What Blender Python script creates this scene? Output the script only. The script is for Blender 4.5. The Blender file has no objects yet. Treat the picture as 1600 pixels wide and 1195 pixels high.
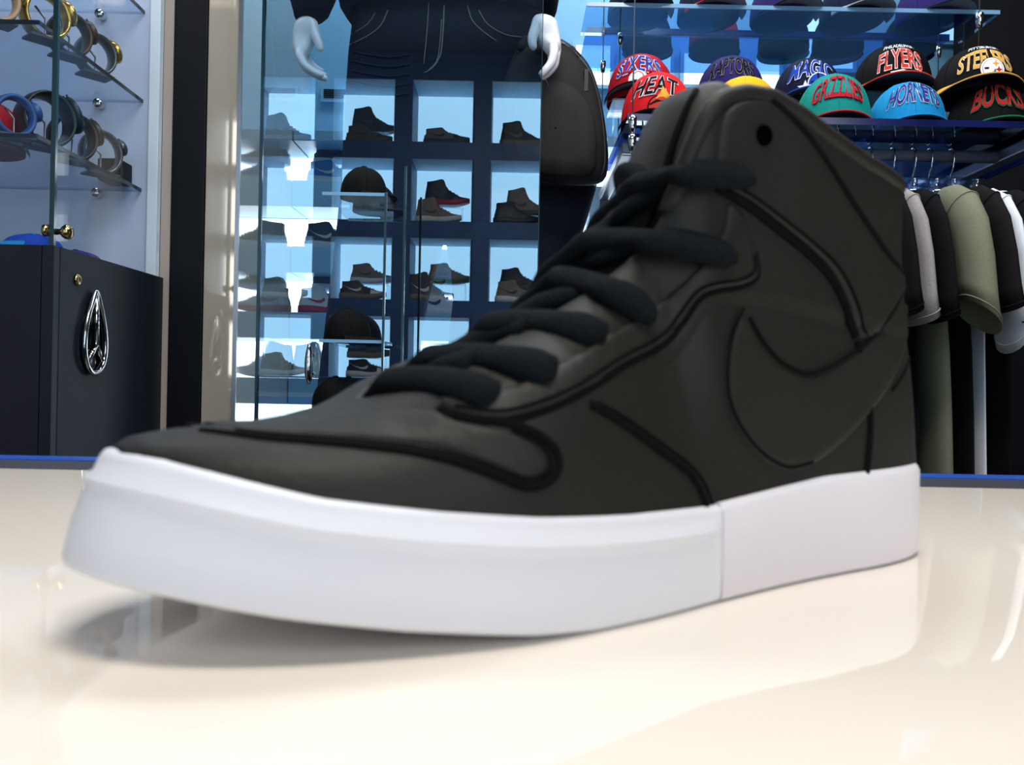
import bpy, bmesh, math, random
from mathutils import Vector, Matrix
from mathutils.bvhtree import BVHTree
from mathutils.geometry import delaunay_2d_cdt

random.seed(7)
SC = bpy.context.scene
COL = SC.collection
PI = math.pi

# ------------------------------------------------------------------ camera
FPX = 1357.0
ROLL = math.radians(1.15)
CT = 0.95                      # counter top height
CAMZ = CT + 0.062
CAM = Vector((0, 0, CAMZ))
CX = Vector((math.cos(ROLL), 0, math.sin(ROLL)))
CY = Vector((-math.sin(ROLL), 0, math.cos(ROLL)))
FWD = Vector((0, 1, 0))

def ray(u, v):
    return FWD + CX * ((u - 800) / FPX) - CY * ((v - 597.5) / FPX)

def at(u, v, D):
    return CAM + ray(u, v) * D

cd = bpy.data.cameras.new('camera')
cam = bpy.data.objects.new('camera', cd)
COL.objects.link(cam)
m = Matrix((CX, CY, -FWD)).transposed().to_4x4()
m.translation = CAM
cam.matrix_world = m
cd.sensor_fit = 'HORIZONTAL'
cd.sensor_width = 36
cd.lens = 36 * FPX / 1600
cd.clip_start = 0.01
cd.dof.use_dof = True
cd.dof.focus_distance = 1.75
cd.dof.aperture_fstop = 21
SC.camera = cam

# ------------------------------------------------------------------ world, lights, exposure
SC.view_settings.view_transform = 'Standard'
SC.view_settings.look = 'None'
SC.view_settings.gamma = 1
SC.view_settings.exposure = 0.0
w = bpy.data.worlds.new('world')
SC.world = w
w.use_nodes = True
w.node_tree.nodes['Background'].inputs[0].default_value = (0.75, 0.87, 1, 1)
w.node_tree.nodes['Background'].inputs[1].default_value = 0.5

def area(name, loc, target, sx, sy, power, col):
    l = bpy.data.lights.new(name, 'AREA')
    l.shape = 'RECTANGLE'
    l.size, l.size_y = sx, sy
    l.energy = power
    l.color = col
    o = bpy.data.objects.new(name, l)
    COL.objects.link(o)
    o.location = loc
    o.rotation_euler = (Vector(target) - Vector(loc)).to_track_quat('-Z', 'Y').to_euler()
    return o

area('counter_ceiling_light', (0.15, -0.05, 2.93), (0.15, 0.0, 0), 1.1, 0.5, 34, (1.0, 0.945, 0.86))
area('display_ceiling_light', (0.5, 1.25, 2.93), (0.5, 1.55, 0), 1.8, 0.4, 30, (0.88, 0.95, 1.0))
area('back_wall_fill_light', (-.15, 2.42, 2.93), (-.15, 2.6, 0), 1.6, .25, 26, (0.85, 0.95, 1.0))  # added fill lamp, brightens the wall behind the mannequin
area('watch_case_fill_light', (-1.2, 1.84, 2.74), (-1.2, 1.9, 0), .6, .2, 7.5, (0.96, 0.97, 1.0))  # added fill lamp, lifts the dim inside of the case
area('shop_window_light', (1.1, -1.55, 1.9), (0.1, 0.6, 1.0), 1.5, 1.5, 25, (0.93, 0.97, 1.0))

# ------------------------------------------------------------------ materials
def lin(c):
    c = c / 255
    return c / 12.92 if c <= 0.04045 else ((c + 0.055) / 1.055) ** 2.4

def rgb(r, g, b):
    return (lin(r), lin(g), lin(b), 1)

MATS = {}

def M(name, col, rough=0.5, metal=0, var=0.0, vs=40, bump=0.0, bs=300, coat=0, spec=0.5, stretch=None, sheen=0):
    if name in MATS:
        return MATS[name]
    mt = bpy.data.materials.new(name)
    mt.use_nodes = True
    nt = mt.node_tree
    b = nt.nodes['Principled BSDF']
    b.inputs['Base Color'].default_value = col
    b.inputs['Roughness'].default_value = rough
    b.inputs['Metallic'].default_value = metal
    b.inputs['Coat Weight'].default_value = coat
    b.inputs['Coat Roughness'].default_value = 0.04
    b.inputs['Specular IOR Level'].default_value = spec
    if sheen:
        b.inputs['Sheen Weight'].default_value = sheen
    tc = nt.nodes.new('ShaderNodeTexCoord')
    src = tc.outputs['Object']
    if stretch:
        mp = nt.nodes.new('ShaderNodeMapping')
        mp.inputs['Scale'].default_value = stretch
        nt.links.new(src, mp.inputs[0])
        src = mp.outputs[0]
    if var:
        n = nt.nodes.new('ShaderNodeTexNoise')
        n.inputs['Scale'].default_value = vs
        n.inputs['Detail'].default_value = 4
        nt.links.new(src, n.inputs[0])
        rp = nt.nodes.new('ShaderNodeValToRGB')
        rp.color_ramp.elements[0].position = 0.3
        rp.color_ramp.elements[1].position = 0.7
        rp.color_ramp.elements[0].color = tuple(c * (1 - var) for c in col[:3]) + (1,)
        rp.color_ramp.elements[1].color = tuple(min(1, c * (1 + var)) for c in col[:3]) + (1,)
        nt.links.new(n.outputs[0], rp.inputs[0])
        nt.links.new(rp.outputs[0], b.inputs['Base Color'])
    if bump:
        n = nt.nodes.new('ShaderNodeTexNoise')
        n.inputs['Scale'].default_value = bs
        n.inputs['Detail'].default_value = 3
        nt.links.new(src, n.inputs[0])
        bp = nt.nodes.new('ShaderNodeBump')
        bp.inputs['Strength'].default_value = bump
        bp.inputs['Distance'].default_value = 0.002
        nt.links.new(n.outputs[0], bp.inputs['Height'])
        nt.links.new(bp.outputs[0], b.inputs['Normal'])
    MATS[name] = mt
    return mt

def GLASS(name, tint, refl, rough=0.0, rcol=(1, 1, 1, 1)):
    """thin sheet glass: tinted see-through plus a mirror share"""
    if name in MATS:
        return MATS[name]
    mt = bpy.data.materials.new(name)
    mt.use_nodes = True
    nt = mt.node_tree
    nt.nodes.remove(nt.nodes['Principled BSDF'])
    out = nt.nodes['Material Output']
    t = nt.nodes.new('ShaderNodeBsdfTransparent')
    t.inputs[0].default_value = tint
    g = nt.nodes.new('ShaderNodeBsdfGlossy')
    g.inputs['Color'].default_value = rcol
    g.inputs['Roughness'].default_value = rough
    mx = nt.nodes.new('ShaderNodeMixShader')
    mx.inputs[0].default_value = refl
    nt.links.new(t.outputs[0], mx.inputs[1])
    nt.links.new(g.outputs[0], mx.inputs[2])
    nt.links.new(mx.outputs[0], out.inputs[0])
    MATS[name] = mt
    return mt

def EMIT(name, col, s):
    if name in MATS:
        return MATS[name]
    mt = bpy.data.materials.new(name)
    mt.use_nodes = True
    nt = mt.node_tree
    b = nt.nodes['Principled BSDF']
    b.inputs['Base Color'].default_value = (0.6, 0.6, 0.6, 1)
    b.inputs['Emission Color'].default_value = col
    b.inputs['Emission Strength'].default_value = s
    MATS[name] = mt
    return mt

# ------------------------------------------------------------------ mesh helpers
def obj(name, verts, faces, mat, parent=None, smooth=True, mats=None, midx=None):
    """mesh from world (or parent-local when parent['local']) coordinates"""
    me = bpy.data.meshes.new(name)
    me.from_pydata([tuple(v) for v in verts], [], faces)
    for x in (mats or [mat]):
        me.materials.append(x)
    if midx:
        for p, i in zip(me.polygons, midx):
            p.material_index = i
    bm = bmesh.new()
    bm.from_mesh(me)
    bmesh.ops.recalc_face_normals(bm, faces=bm.faces)
    bm.to_mesh(me)
    bm.free()
    if smooth:
        for p in me.polygons:
            p.use_smooth = True
    o = bpy.data.objects.new(name, me)
    COL.objects.link(o)
    if parent:
        o.parent = parent
        r = parent
        while r.parent:
            r = r.parent
        if r.name not in LOCALS:
            o.matrix_parent_inverse = world_of(parent).inverted()
    return o

def world_of(o):
    m = o.matrix_basis.copy()
    if o.parent:
        m = world_of(o.parent) @ o.matrix_parent_inverse @ m
    return m

LOCALS = set()

def thing(name, label, cat, loc=(0, 0, 0), rz=0, group=None, local=False, rx=0, ry=0):
    o = bpy.data.objects.new(name, None)
    o.empty_display_size = 0.05
    COL.objects.link(o)
    o.location = loc
    o.rotation_euler = (rx, ry, rz)
    o['label'] = label
    o['category'] = cat
    if group:
        o['group'] = group
    if local:
        LOCALS.add(o.name)
    return o

def tag(o, label, cat, group=None):
    o['label'] = label
    o['category'] = cat
    if group:
        o['group'] = group
    return o

def struct(o):
    o['kind'] = 'structure'
    return o

def box(name, lo, hi, mat, parent=None, bevel=0.0, seg=2, rot=None, piv=None):
    lo, hi = Vector(lo), Vector(hi)
    bm = bmesh.new()
    bmesh.ops.create_cube(bm, size=1)
    c, d = (lo + hi) / 2, hi - lo
    for v in bm.verts:
        v.co = Vector((c.x + v.co.x * d.x, c.y + v.co.y * d.y, c.z + v.co.z * d.z))
    if bevel:
        bmesh.ops.bevel(bm, geom=bm.edges[:], offset=bevel, segments=seg, affect='EDGES', profile=0.5)
    if rot is not None:
        p = Vector(piv) if piv is not None else c
        for v in bm.verts:
            v.co = p + rot @ (v.co - p)
    bm.verts.ensure_lookup_table()
    vs = [v.co.copy() for v in bm.verts]
    fs = [[v.index for v in f.verts] for f in bm.faces]
    bm.free()
    return obj(name, vs, fs, mat, parent, smooth=False)

def grid(rows, closed_u=False, closed_v=False, caps=False):
    """rows of equal length -> verts, faces"""
    nv = len(rows[0])
    vs = [p for r in rows for p in r]
    fs = []
    nr = len(rows)
    for i in range(nr if closed_v else nr - 1):
        for j in range(nv if closed_u else nv - 1):
            a = i * nv + j
            b = i * nv + (j + 1) % nv
            i2 = (i + 1) % nr
            fs.append([a, b, i2 * nv + (j + 1) % nv, i2 * nv + j])
    if caps:
        fs.append(list(range(nv))[::-1])
        fs.append([(nr - 1) * nv + j for j in range(nv)])
    return vs, fs

def frames(path):
    path = [Vector(p) for p in path]
    T = []
    for i in range(len(path)):
        a = path[max(0, i - 1)]
        b = path[min(len(path) - 1, i + 1)]
        t = (b - a)
        T.append(t.normalized() if t.length > 1e-9 else Vector((0, 0, 1)))
    up = Vector((0, 0, 1)) if abs(T[0].z) < 0.9 else Vector((0, 1, 0))
    N = (up - T[0] * up.dot(T[0])).normalized()
    out = []
    for p, t in zip(path, T):
        N = (N - t * N.dot(t))
        N = N.normalized() if N.length > 1e-9 else t.orthogonal().normalized()
        out.append((p, t, N, t.cross(N)))
    return out

def tube_vf(path, ra, rb=None, n=8, normals=None, closed=False, taper=None):
    fr = frames(path)
    rows = []
    for i, (p, t, N, B) in enumerate(fr):
        if normals:
            N = Vector(normals[i])
            N = (N - t * N.dot(t)).normalized()
            B = t.cross(N)
        a = ra[i] if isinstance(ra, (list, tuple)) else ra
        b = rb if rb is not None else a
        if isinstance(rb, (list, tuple)):
            b = rb[i]
        rows.append([p + N * (a * math.cos(2 * PI * k / n)) + B * (b * math.sin(2 * PI * k / n)) for k in range(n)])
    return grid(rows, closed_u=True, closed_v=closed, caps=not closed)

def tube(name, path, ra, mat, parent=None, rb=None, n=8, normals=None, closed=False):
    v, f = tube_vf(path, ra, rb, n, normals, closed)
    return obj(name, v, f, mat, parent)

def lathe(name, c, prof, mat, parent=None, axis='Z', n=20):
    """prof: (radius, height) pairs about an axis through c"""
    c = Vector(c)
    rows = []
    for r, h in prof:
        row = []
        for k in range(n):
            a = 2 * PI * k / n
            x, y = r * math.cos(a), r * math.sin(a)
            if axis == 'Z':
                d = Vector((x, y, h))
            elif axis == 'Y':
                d = Vector((x, h, y))
            else:
                d = Vector((h, x, y))
            row.append(c + d)
        rows.append(row)
    v, f = grid(rows, closed_u=True, caps=True)
    return obj(name, v, f, mat, parent)

def smooth_poly(pts, closed=False, step=8.0):
    """Catmull-Rom resample"""
    pts = [Vector(p) for p in pts]
    n = len(pts)
    out = []
    rng = range(n if closed else n - 1)
    for i in rng:
        p1, p2 = pts[i], pts[(i + 1) % n]
        p0 = pts[i - 1] if (i > 0 or closed) else p1 * 2 - p2
        p3 = pts[(i + 2) % n] if (i + 2 < n or closed) else p2 * 2 - p1
        k = max(1, int((p2 - p1).length / step))
        for j in range(k):
            t = j / k
            out.append(0.5 * ((2 * p1) + (p2 - p0) * t + (2 * p0 - 5 * p1 + 4 * p2 - p3) * t * t + (3 * p1 - p0 - 3 * p2 + p3) * t ** 3))
    if not closed:
        out.append(pts[-1])
    return out

def interp(x, tab):
    if x <= tab[0][0]:
        return tab[0][1]
    for (a, va), (b, vb) in zip(tab, tab[1:]):
        if x <= b:
            return va + (vb - va) * (x - a) / (b - a)
    return tab[-1][1]

def sstep(a, b, x):
    t = max(0, min(1, (x - a) / (b - a)))
    return t * t * (3 - 2 * t)

def text_mesh(txt, size=1.0, offset=0.0, shear=0.0, spacing=1.0):
    cu = bpy.data.curves.new('txt', 'FONT')
    cu.body = txt
    cu.size = size
    cu.offset = offset
    cu.shear = shear
    cu.space_character = spacing
    cu.align_x = 'CENTER'
    cu.resolution_u = 3
    o = bpy.data.objects.new('txt', cu)
    COL.objects.link(o)
    bpy.context.view_layer.update()
    me = bpy.data.meshes.new_from_object(o)
    vs = [v.co.copy() for v in me.vertices]
    fs = [list(p.vertices) for p in me.polygons]
    bpy.data.objects.remove(o)
    bpy.data.curves.remove(cu)
    bpy.data.meshes.remove(me)
    return vs, fs

# palette
m_navy = M('navy_laminate', rgb(22, 27, 38), 0.45, var=0.08, vs=6, spec=.2)
m_black = M('black_panel', rgb(10, 12, 18), 0.5, var=0.1, vs=5, spec=.2)
m_chrome = M('chrome', rgb(205, 205, 205), 0.12, 1)
m_brass = M('brass', rgb(190, 165, 120), 0.2, 1)
m_steel = M('brushed_steel', rgb(150, 152, 158), 0.3, 1)
m_dsteel = M('dark_steel', rgb(112, 120, 138), 0.35, 0.3)
m_clear = GLASS('clear_acrylic', (0.86, 0.92, 0.97, 1), 0.10)
m_glass = GLASS('case_glass', (0.95, 0.98, 0.99, 1), 0.02)
m_gedge = M('glass_edge', rgb(24, 52, 60), 0.15)

# ------------------------------------------------------------------ the room
FL = M('floor_tile', rgb(120, 118, 115), 0.4, var=0.1, vs=3)
struct(box('floor', (-2.7, -2.3, -0.1), (2.1, 3.0, 0.0), FL))
struct(box('ceiling', (-2.7, -2.3, 3.0), (2.1, 3.0, 3.1), M('ceiling_paint', rgb(62, 70, 84), 0.8, var=0.03, vs=3)))
m_bluewall = M('light_blue_wall', rgb(122, 178, 214), 0.55, var=0.04, vs=4)
struct(box('wall_back', (-2.7, 2.79, 0), (2.1, 2.95, 3.0), m_bluewall))
struct(box('wall_left', (-2.8, -2.3, 0), (-2.6, 2.95, 3.0), M('grey_wall', rgb(170, 172, 184), 0.7, var=0.04, vs=4)))
struct(box('wall_right', (1.95, -2.3, 0), (2.1, 2.95, 3.0), m_black))
struct(box('wall_rear', (-2.7, -2.3, 0), (2.1, -2.05, 3.0), M('rear_wall_paint', rgb(70, 92, 118), 0.7, var=0.05, vs=4)))

# ------------------------------------------------------------------ the counter
m_ctop = M('white_gloss_counter', rgb(239, 229, 217), 0.025, var=0.015, vs=3, coat=0.0, spec=0.55)
t = thing('counter', 'glossy white display counter with a blue edge strip, under the black shoe', 'counter', (0, 0.1, 0))
box('counter_top', (-1.25, -0.32, CT - 0.03), (1.25, 0.560, CT), m_ctop, t)
box('border_strip', (-1.25, 0.561, CT - 0.03), (1.25, 0.617, CT), M('dark_border', rgb(30, 32, 44), 0.5, var=0.1, vs=20), t)
box('blue_edge', (-1.25, 0.618, CT - 0.03), (1.25, 0.646, CT + 0.0006), M('blue_acrylic', rgb(24, 78, 178), 0.3, var=0.06, vs=8), t)
box('cabinet_body', (-1.2, -0.27, 0), (1.2, 0.60, CT - 0.031), m_navy, t)

# ------------------------------------------------------------------ shoe shapes shared by every sneaker
SL = 0.305
OUT_HALF = [(0, 0), (.0028, .012), (.0095, .0225), (.023, .0340), (.045, .0440), (.075, .0515), (.1, .0545), (.137, .0520), (.168, .0470),
            (.2, .0430), (.23, .0410), (.26, .0395), (.284, .0335), (.298, .0210), (.3037, .0100), (.305, 0)]
OUT_RING = [Vector((p.x, p.y)) for p in smooth_poly([(a, b) for a, b in OUT_HALF] + [(a, -b) for a, b in OUT_HALF[-2:0:-1]], True, .0035)]
W_TAB = sorted([(p.x, p.y) for p in OUT_RING if p.y >= 0])

def toe_back(s):
    return .0085 * max(0, 1 - s / .06) ** 1.5

WTOP_TAB = sorted([(p.x + toe_back(p.x), p.y) for p in OUT_RING if p.y >= 0])

ZB_TAB = [(0, .0175), (.015, .015), (.038, .0101), (.064, .0057), (.096, .0015), (.115, 0), (.305, 0)]
ZT_TAB = [(0, .0446), (.004, .0445), (.009, .0438), (.021, .0412), (.044, .0362), (.071, .0327), (.096, .0303), (.127, .0285), (.160, .0279),
          (.185, .0298), (.22, .0330), (.277, .0343), (.305, .0347)]
UT_TAB = [(.012, .0430), (.016, .0452), (.022, .0462), (.030, .0472), (.038, .0480), (.048, .0486), (.058, .0502), (.07, .0535), (.076, .0560),
          (.085, .0610), (.098, .0670), (.11, .0730), (.123, .0800), (.136, .0875), (.148, .097), (.156, .107), (.161, .119),
          (.1645, .132), (.168, .1425), (.174, .1495), (.183, .1528), (.195, .1535), (.21, .1500), (.225, .146), (.25, .1405),
          (.27, .1385), (.305, .138)]
WT_TAB = [(.07, 0), (.076, .005), (.085, .011), (.098, .0155), (.11, .0175), (.136, .0205), (.148, .0225), (.156, .0255), (.161, .029),
          (.168, .0335), (.183, .0355), (.21, .0375), (.25, .0365), (.305, .036)]

MT_TAB = UT_TAB[:9] + [(.085, .0605), (.098, .066), (.11, .0705), (.136, .083), (.156, .0935), (.175, .103), (.19, .113), (.2, .1255), (.207, .138), (.215, .1445), (.23, .1455),
                       (.25, .1405), (.27, .1385), (.305, .138)]

def w_out(s):
    return interp(s, W_TAB)

def squash(z, k):
    return z if z < .055 else .055 + (z - .055) * k

def upper_rows(k=1.0, ns=120, nq=40, top=UT_TAB):
    """both sides of the upper: one row per station, lateral rim -> medial rim over the bottom is left open"""
    rows = []
    for i in range(ns):
        p = i / (ns - 1)
        p = 0.55 * p + 0.45 * (0.5 - 0.5 * math.cos(PI * p))
        sb = .012 + p * (SL - .0075 - .012)
        zb = interp(sb - toe_back(sb), ZT_TAB) - .005
        zt = squash(interp(sb, top), k)
        wb = max(0.0004, interp(sb, WTOP_TAB) - .0036)
        close = min(1.0, wb / .0368) if sb > .2 else 1
        wt = interp(sb, WT_TAB) * close
        bf = 1 - sstep(.10, .19, sb)
        side = []
        for j in range(nq):
            q = j / (nq - 1)
            ph = q * PI / 2
            z1 = zb + (zt - zb) * math.sin(ph) ** 0.9
            w1 = wt + (wb - wt) * math.cos(ph) ** 0.62
            z2 = zb + (zt - zb) * q
            arch = 0.0045 * math.sin(PI * min(1, q * 1.15)) * (1 if sb < .24 else close)
            w2 = wb + (wt - wb) * q ** 0.8 - arch * (0.6 if q > .5 else 0.9) + .002 * math.sin(2 * PI * q) * close
            z = z1 * bf + z2 * (1 - bf)
            ww = max(0.0003, w1 * bf + w2 * (1 - bf))
            s = sb
            if sb > .183:
                zz = z / max(k, .45) if z > .055 else z
                back = interp(zz, [(.02, .3), (.04, .2975), (.07, .296), (.10, .2915), (.12, .2875), (.14, .2850), (.16, .285)])
                s = .183 + (sb - .183) / (.2975 - .183) * (back - .183)
            side.append((s, ww, z))
        rows.append(side)
    return rows

def both_sides(rows, other=None):
    out = []
    for r, r2 in zip(rows, other or rows):
        out.append([(s, w_, z) for s, w_, z in r] + [(s, -w_, z) for s, w_, z in reversed(r2)])
    return out

# ------------------------------------------------------------------ the black high-top shoe
HO = Vector((-0.10226, 0.19828, CT))
HA = 0.58152
HT = Vector((math.cos(HA), math.sin(HA), 0))
HN = Vector((math.sin(HA), -math.cos(HA), 0))

def hs(s, w_, z):
    return HO + HT * s + HN * w_ + Vector((0, 0, z))

def hs_inv(p):
    d = p - HO
    return d.dot(HT), d.dot(HN), d.z

m_leather = M('charcoal_leather', rgb(29, 27, 23), 0.54, var=0.10, vs=25, bump=0.10, bs=420, spec=0.22)
m_leather2 = M('charcoal_leather_panel', rgb(31, 29, 25), 0.52, var=0.10, vs=25, bump=0.10, bs=420, spec=0.22)
m_thread = M('black_thread', rgb(11, 12, 12), 0.85, var=.1, vs=400, spec=.05)
m_lace = M('black_lace', rgb(13, 18, 22), 0.9, var=0.2, vs=500, bump=0.5, bs=900, spec=0.1)
m_lining = M('black_lining', rgb(14, 14, 14), 0.9, var=0.1, vs=200)
m_rubber = M('white_rubber', rgb(222, 221, 226), 0.42, var=0.012, vs=20)
m_rubber2 = M('white_rubber_heel', rgb(222, 216, 220), 0.42, var=0.012, vs=20)

HERO = thing('high_top_sneaker', 'large black leather high-top sneaker with thick white sole standing on the counter', 'sneaker',
             hs(.15, 0, 0))
# upper
ur = upper_rows(1.0, 130, 44)
um = upper_rows(1.0, 130, 44, MT_TAB)
UP_V = []
UP_F = []
# the throat stays open: lateral and medial walls are joined only over the toe box
for i in range(len(ur)):
    UP_V += [hs(*p) for p in ur[i]] + [hs(p[0], -p[1], p[2]) for p in reversed(um[i])]
nU = 88
for i in range(len(ur) - 1):
    for j in range(nU - 1):
        if j == 43 and ur[i + 1][-1][0] > .072 and ur[i][-1][1] > .002 and i < len(ur) - 6:
            continue
        UP_F.append([i * nU + j, i * nU + j + 1, (i + 1) * nU + j + 1, (i + 1) * nU + j])
upper = obj('upper', UP_V, UP_F, m_leather, HERO)
sm = upper.modifiers.new('thickness', 'SOLIDIFY')
sm.thickness = 0.004
sm.offset = 0
BVH = BVHTree.FromPolygons(UP_V, UP_F)
# collar rim
rim = [hs(*r[-1]) for r in ur if r[-1][0] > .158]
rim2 = [hs(r[-1][0], -r[-1][1], r[-1][2]) for r in um if r[-1][0] > .19]
tube('collar_rim', rim + rim2[::-1], 0.0032, m_leather2, HERO, n=10)
# collar padding below the rim, inside
inn = []
for r in ur:
    if r[-1][0] > .168:
        inn.append([hs(r[j][0], max(.0002, r[j][1] - .005), r[j][2]) for j in (18, 24, 30, 36, 40, 43)])
inn2 = []
for r in um:
    if r[-1][0] > .205:
        inn2.append([hs(r[j][0], -max(.0002, r[j][1] - .005), r[j][2]) for j in (18, 24, 30, 36, 40, 43)])
v, f = grid(inn + inn2[::-1])
obj('collar_lining', v, f, m_lining, HERO)

# sole: closed rings around the outline
def sole_ring(off, zfun):
    out = []
    N = len(OUT_RING)
    zr = (zfun(.1) - interp(.1, ZB_TAB)) / (interp(.1, ZT_TAB) - interp(.1, ZB_TAB))
    for i in range(N):
        a, b = OUT_RING[i - 1], OUT_RING[(i + 1) % N]
        tg = (b - a).normalized()
        nn = Vector((-tg.y, tg.x))
        o = off(OUT_RING[i].x) if callable(off) else off
        q = OUT_RING[i] + nn * o
        q.x += max(0, zr) ** 1.4 * toe_back(OUT_RING[i].x)
        out.append((q.x, q.y, zfun(min(SL, max(0, OUT_RING[i].x)))))
    return out

def zfrac(fr):
    return lambda s: interp(s, ZB_TAB) + (interp(s, ZT_TAB) - interp(s, ZB_TAB)) * fr

def ridge(amt, base):
    return lambda s: base + amt * (1 - sstep(.155, .165, s))

rings = [(-.012, zfrac(0.0)), (-.0022, zfrac(0.0)), (-.0005, zfrac(.035)), (0.0, zfrac(.09)), (.0002, zfrac(.35)), (.0002, zfrac(.62)),
         (ridge(.0004, .0001), zfrac(.715)), (ridge(.0013, .0001), zfrac(.75)), (ridge(.0012, .0001), zfrac(.775)), (ridge(-.0003, .0001), zfrac(.80)),
         (ridge(-.0002, .0), zfrac(.93)), (ridge(-.0002, -.0004), zfrac(.975)), (-.0024, zfrac(1.0)), (-.0075, zfrac(.99)), (-.012, zfrac(.9))]
rr = [[hs(*p) for p in sole_ring(o, z)] for o, z in rings]
v, f = grid(rr, closed_u=True)
N0 = len(rr[0])
cb = len(v)
v.append(hs(.15, 0, 0.004))
f += [[i, (i + 1) % N0, cb] for i in range(N0)]
sole = obj('sole', v, f, m_rubber, HERO)
# heel wrap band: thin rubber band glued round the heel half
hr = []
sel = None
for o, z in [(-.0010, zfrac(.015)), (.0003, zfrac(.06)), (.0004, zfrac(.5)), (.0003, zfrac(.93)), (-.0012, zfrac(1.01)), (-.0045, zfrac(1.005))]:
    ring = sole_ring(o, z)
    if sel is None:
        sel = [i for i, p in enumerate(ring) if p[0] > .163]
    hr.append([hs(*ring[i]) for i in sel])
v, f = grid(hr)
obj('heel_band', v, f, m_rubber2, HERO)

# helpers for panels that lie on the upper
def hit(u, v_):
    d = ray(u, v_).normalized()
    loc, nor, idx, dist = BVH.ray_cast(CAM, d)
    if loc is None:
        return None
    if nor.dot(d) > 0:
        nor = -nor
    return loc, nor

def inside(p, poly):
    c = False
    n = len(poly)
    for i in range(n):
        a, b = poly[i], poly[i - 1]
        if (a[1] > p[1]) != (b[1] > p[1]) and p[0] < (b[0] - a[0]) * (p[1] - a[1]) / (b[1] - a[1]) + a[0]:
            c = not c
    return c

def dist_poly(p, poly):
    best = 1e9
    n = len(poly)
    for i in range(n):
        a, b = Vector(poly[i]), Vector(poly[(i + 1) % n])
        ab = b - a
        t_ = max(0, min(1, (Vector(p) - a).dot(ab) / max(1e-9, ab.dot(ab))))
        best = min(best, (a + ab * t_ - Vector(p)).length)
    return best

def mirror_pts(vs):
    out = []
    for p in vs:
        s, w_, z = hs_inv(p)
        out.append(hs(s, -w_, z))
    return out

def overlay(name, pts, th, mat, edge=7.0, g=11.0, mirror=True, smooth=True):
    poly = [tuple(p) for p in (smooth_poly(pts, True, 8) if smooth else pts)]
    x0, x1 = min(p[0] for p in poly), max(p[0] for p in poly)
    y0, y1 = min(p[1] for p in poly), max(p[1] for p in poly)
    V2 = [Vector(p) for p in poly]
    n = len(poly)
    E2 = [(i, (i + 1) % n) for i in range(n)]
    # inset ring
    area2 = sum(poly[i][0] * poly[(i + 1) % n][1] - poly[(i + 1) % n][0] * poly[i][1] for i in range(n))
    sg = 1 if area2 > 0 else -1
    for fr in (0.4, 1.0):
        for i in range(n):
            a, b = Vector(poly[i - 1]), Vector(poly[(i + 1) % n])
            tg = (b - a).normalized()
            q = Vector(poly[i]) + Vector((-tg.y, tg.x)) * sg * edge * fr
            if inside(q, poly) and dist_poly(q, poly) > edge * fr * 0.9:
                V2.append(q)
    y = y0
    while y < y1:
        x = x0
        while x < x1:
            if inside((x, y), poly) and dist_poly((x, y), poly) > edge * 1.6:
                V2.append(Vector((x, y)))
            x += g
        y += g
    res = delaunay_2d_cdt(V2, E2, [], 1, 1e-4)
    rv, rf = res[0], res[2]
    vs, ok = [], []
    for p in rv:
        h = hit(p.x, p.y)
        if h is None:
            vs.append(Vector((0, 0, 0)))
            ok.append(False)
            continue
        d = dist_poly(p, poly)
        t_ = min(1, d / edge)
        off = -0.0012 + (th + 0.0012) * math.sqrt(1 - (1 - t_) ** 2)
        vs.append(h[0] + h[1] * (off + .002))
        ok.append(True)
    fs = [list(fc) for fc in rf if all(ok[i] for i in fc)]
    used = sorted({i for fc in fs for i in fc})
    mp = {i: k_ for k_, i in enumerate(used)}
    vs2 = [vs[i] for i in used]
    fs2 = [[mp[i] for i in fc] for fc in fs]
    # keep neighbours consistent: drop faces that span a depth jump
    fs2 = [fc for fc in fs2 if max((vs2[a] - vs2[b]).length for a in fc for b in fc) < 0.02]
    o = obj(name, vs2, fs2, mat, HERO)
    if mirror:
        obj(name, mirror_pts(vs2), fs2, mat, HERO)
    return o

def seam(name, pts, r, mat, lift=0.0022, mirror=True, flat=0.6, closed=False):
    pl = smooth_poly(pts, closed, 7)
    path, nrm = [], []
    for p in pl:
        h = hit(p.x, p.y)
        if h is None:
            continue
        path.append(h[0] + h[1] * lift)
        nrm.append(h[1])
    if len(path) < 3:
        return
    # light smoothing
    for _ in range(2):
        path = [path[0]] + [(path[i - 1] + path[i] * 2 + path[i + 1]) / 4 for i in range(1, len(path) - 1)] + [path[-1]]
    r *= 1.35 if r > .0007 else 1.1
    v_, f_ = tube_vf(path, r * flat, r, 8, nrm)
    obj(name, v_, f_, mat, HERO)
    if mirror:
        obj(name, mirror_pts(v_), f_, mat, HERO)

# eyestay, toe guard, heel panel, ankle strap, swoosh
EYE = [(690, 632), (735, 628), (800, 612), (868, 578), (945, 528), (1020, 478), (1085, 420), (1120, 360), (1128, 318), (1150, 330), (1168, 375), (1176, 410), (1175, 434),
       (1152, 448), (1097, 461), (1061, 507), (1027, 541), (964, 575), (913, 609), (857, 639), (781, 662), (715, 656), (690, 645)]
overlay('eyestay_panel', EYE, 0.0012, m_leather2, mirror=False)
seam('eyestay_piping', [(1172, 395), (1177, 432), (1152, 449), (1097, 462), (1061, 509), (1027, 543), (964, 577), (913, 611), (857, 641), (781, 665), (712, 659), (688, 645)], .0011, m_thread, .0016, mirror=False)
seam('eyestay_stitching', [(1166, 400), (1168, 426), (1146, 440), (1091, 453), (1053, 499), (1020, 532), (959, 566), (907, 600), (853, 630), (781, 653), (715, 648)], .0005, m_thread, .0034, mirror=False)
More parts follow.
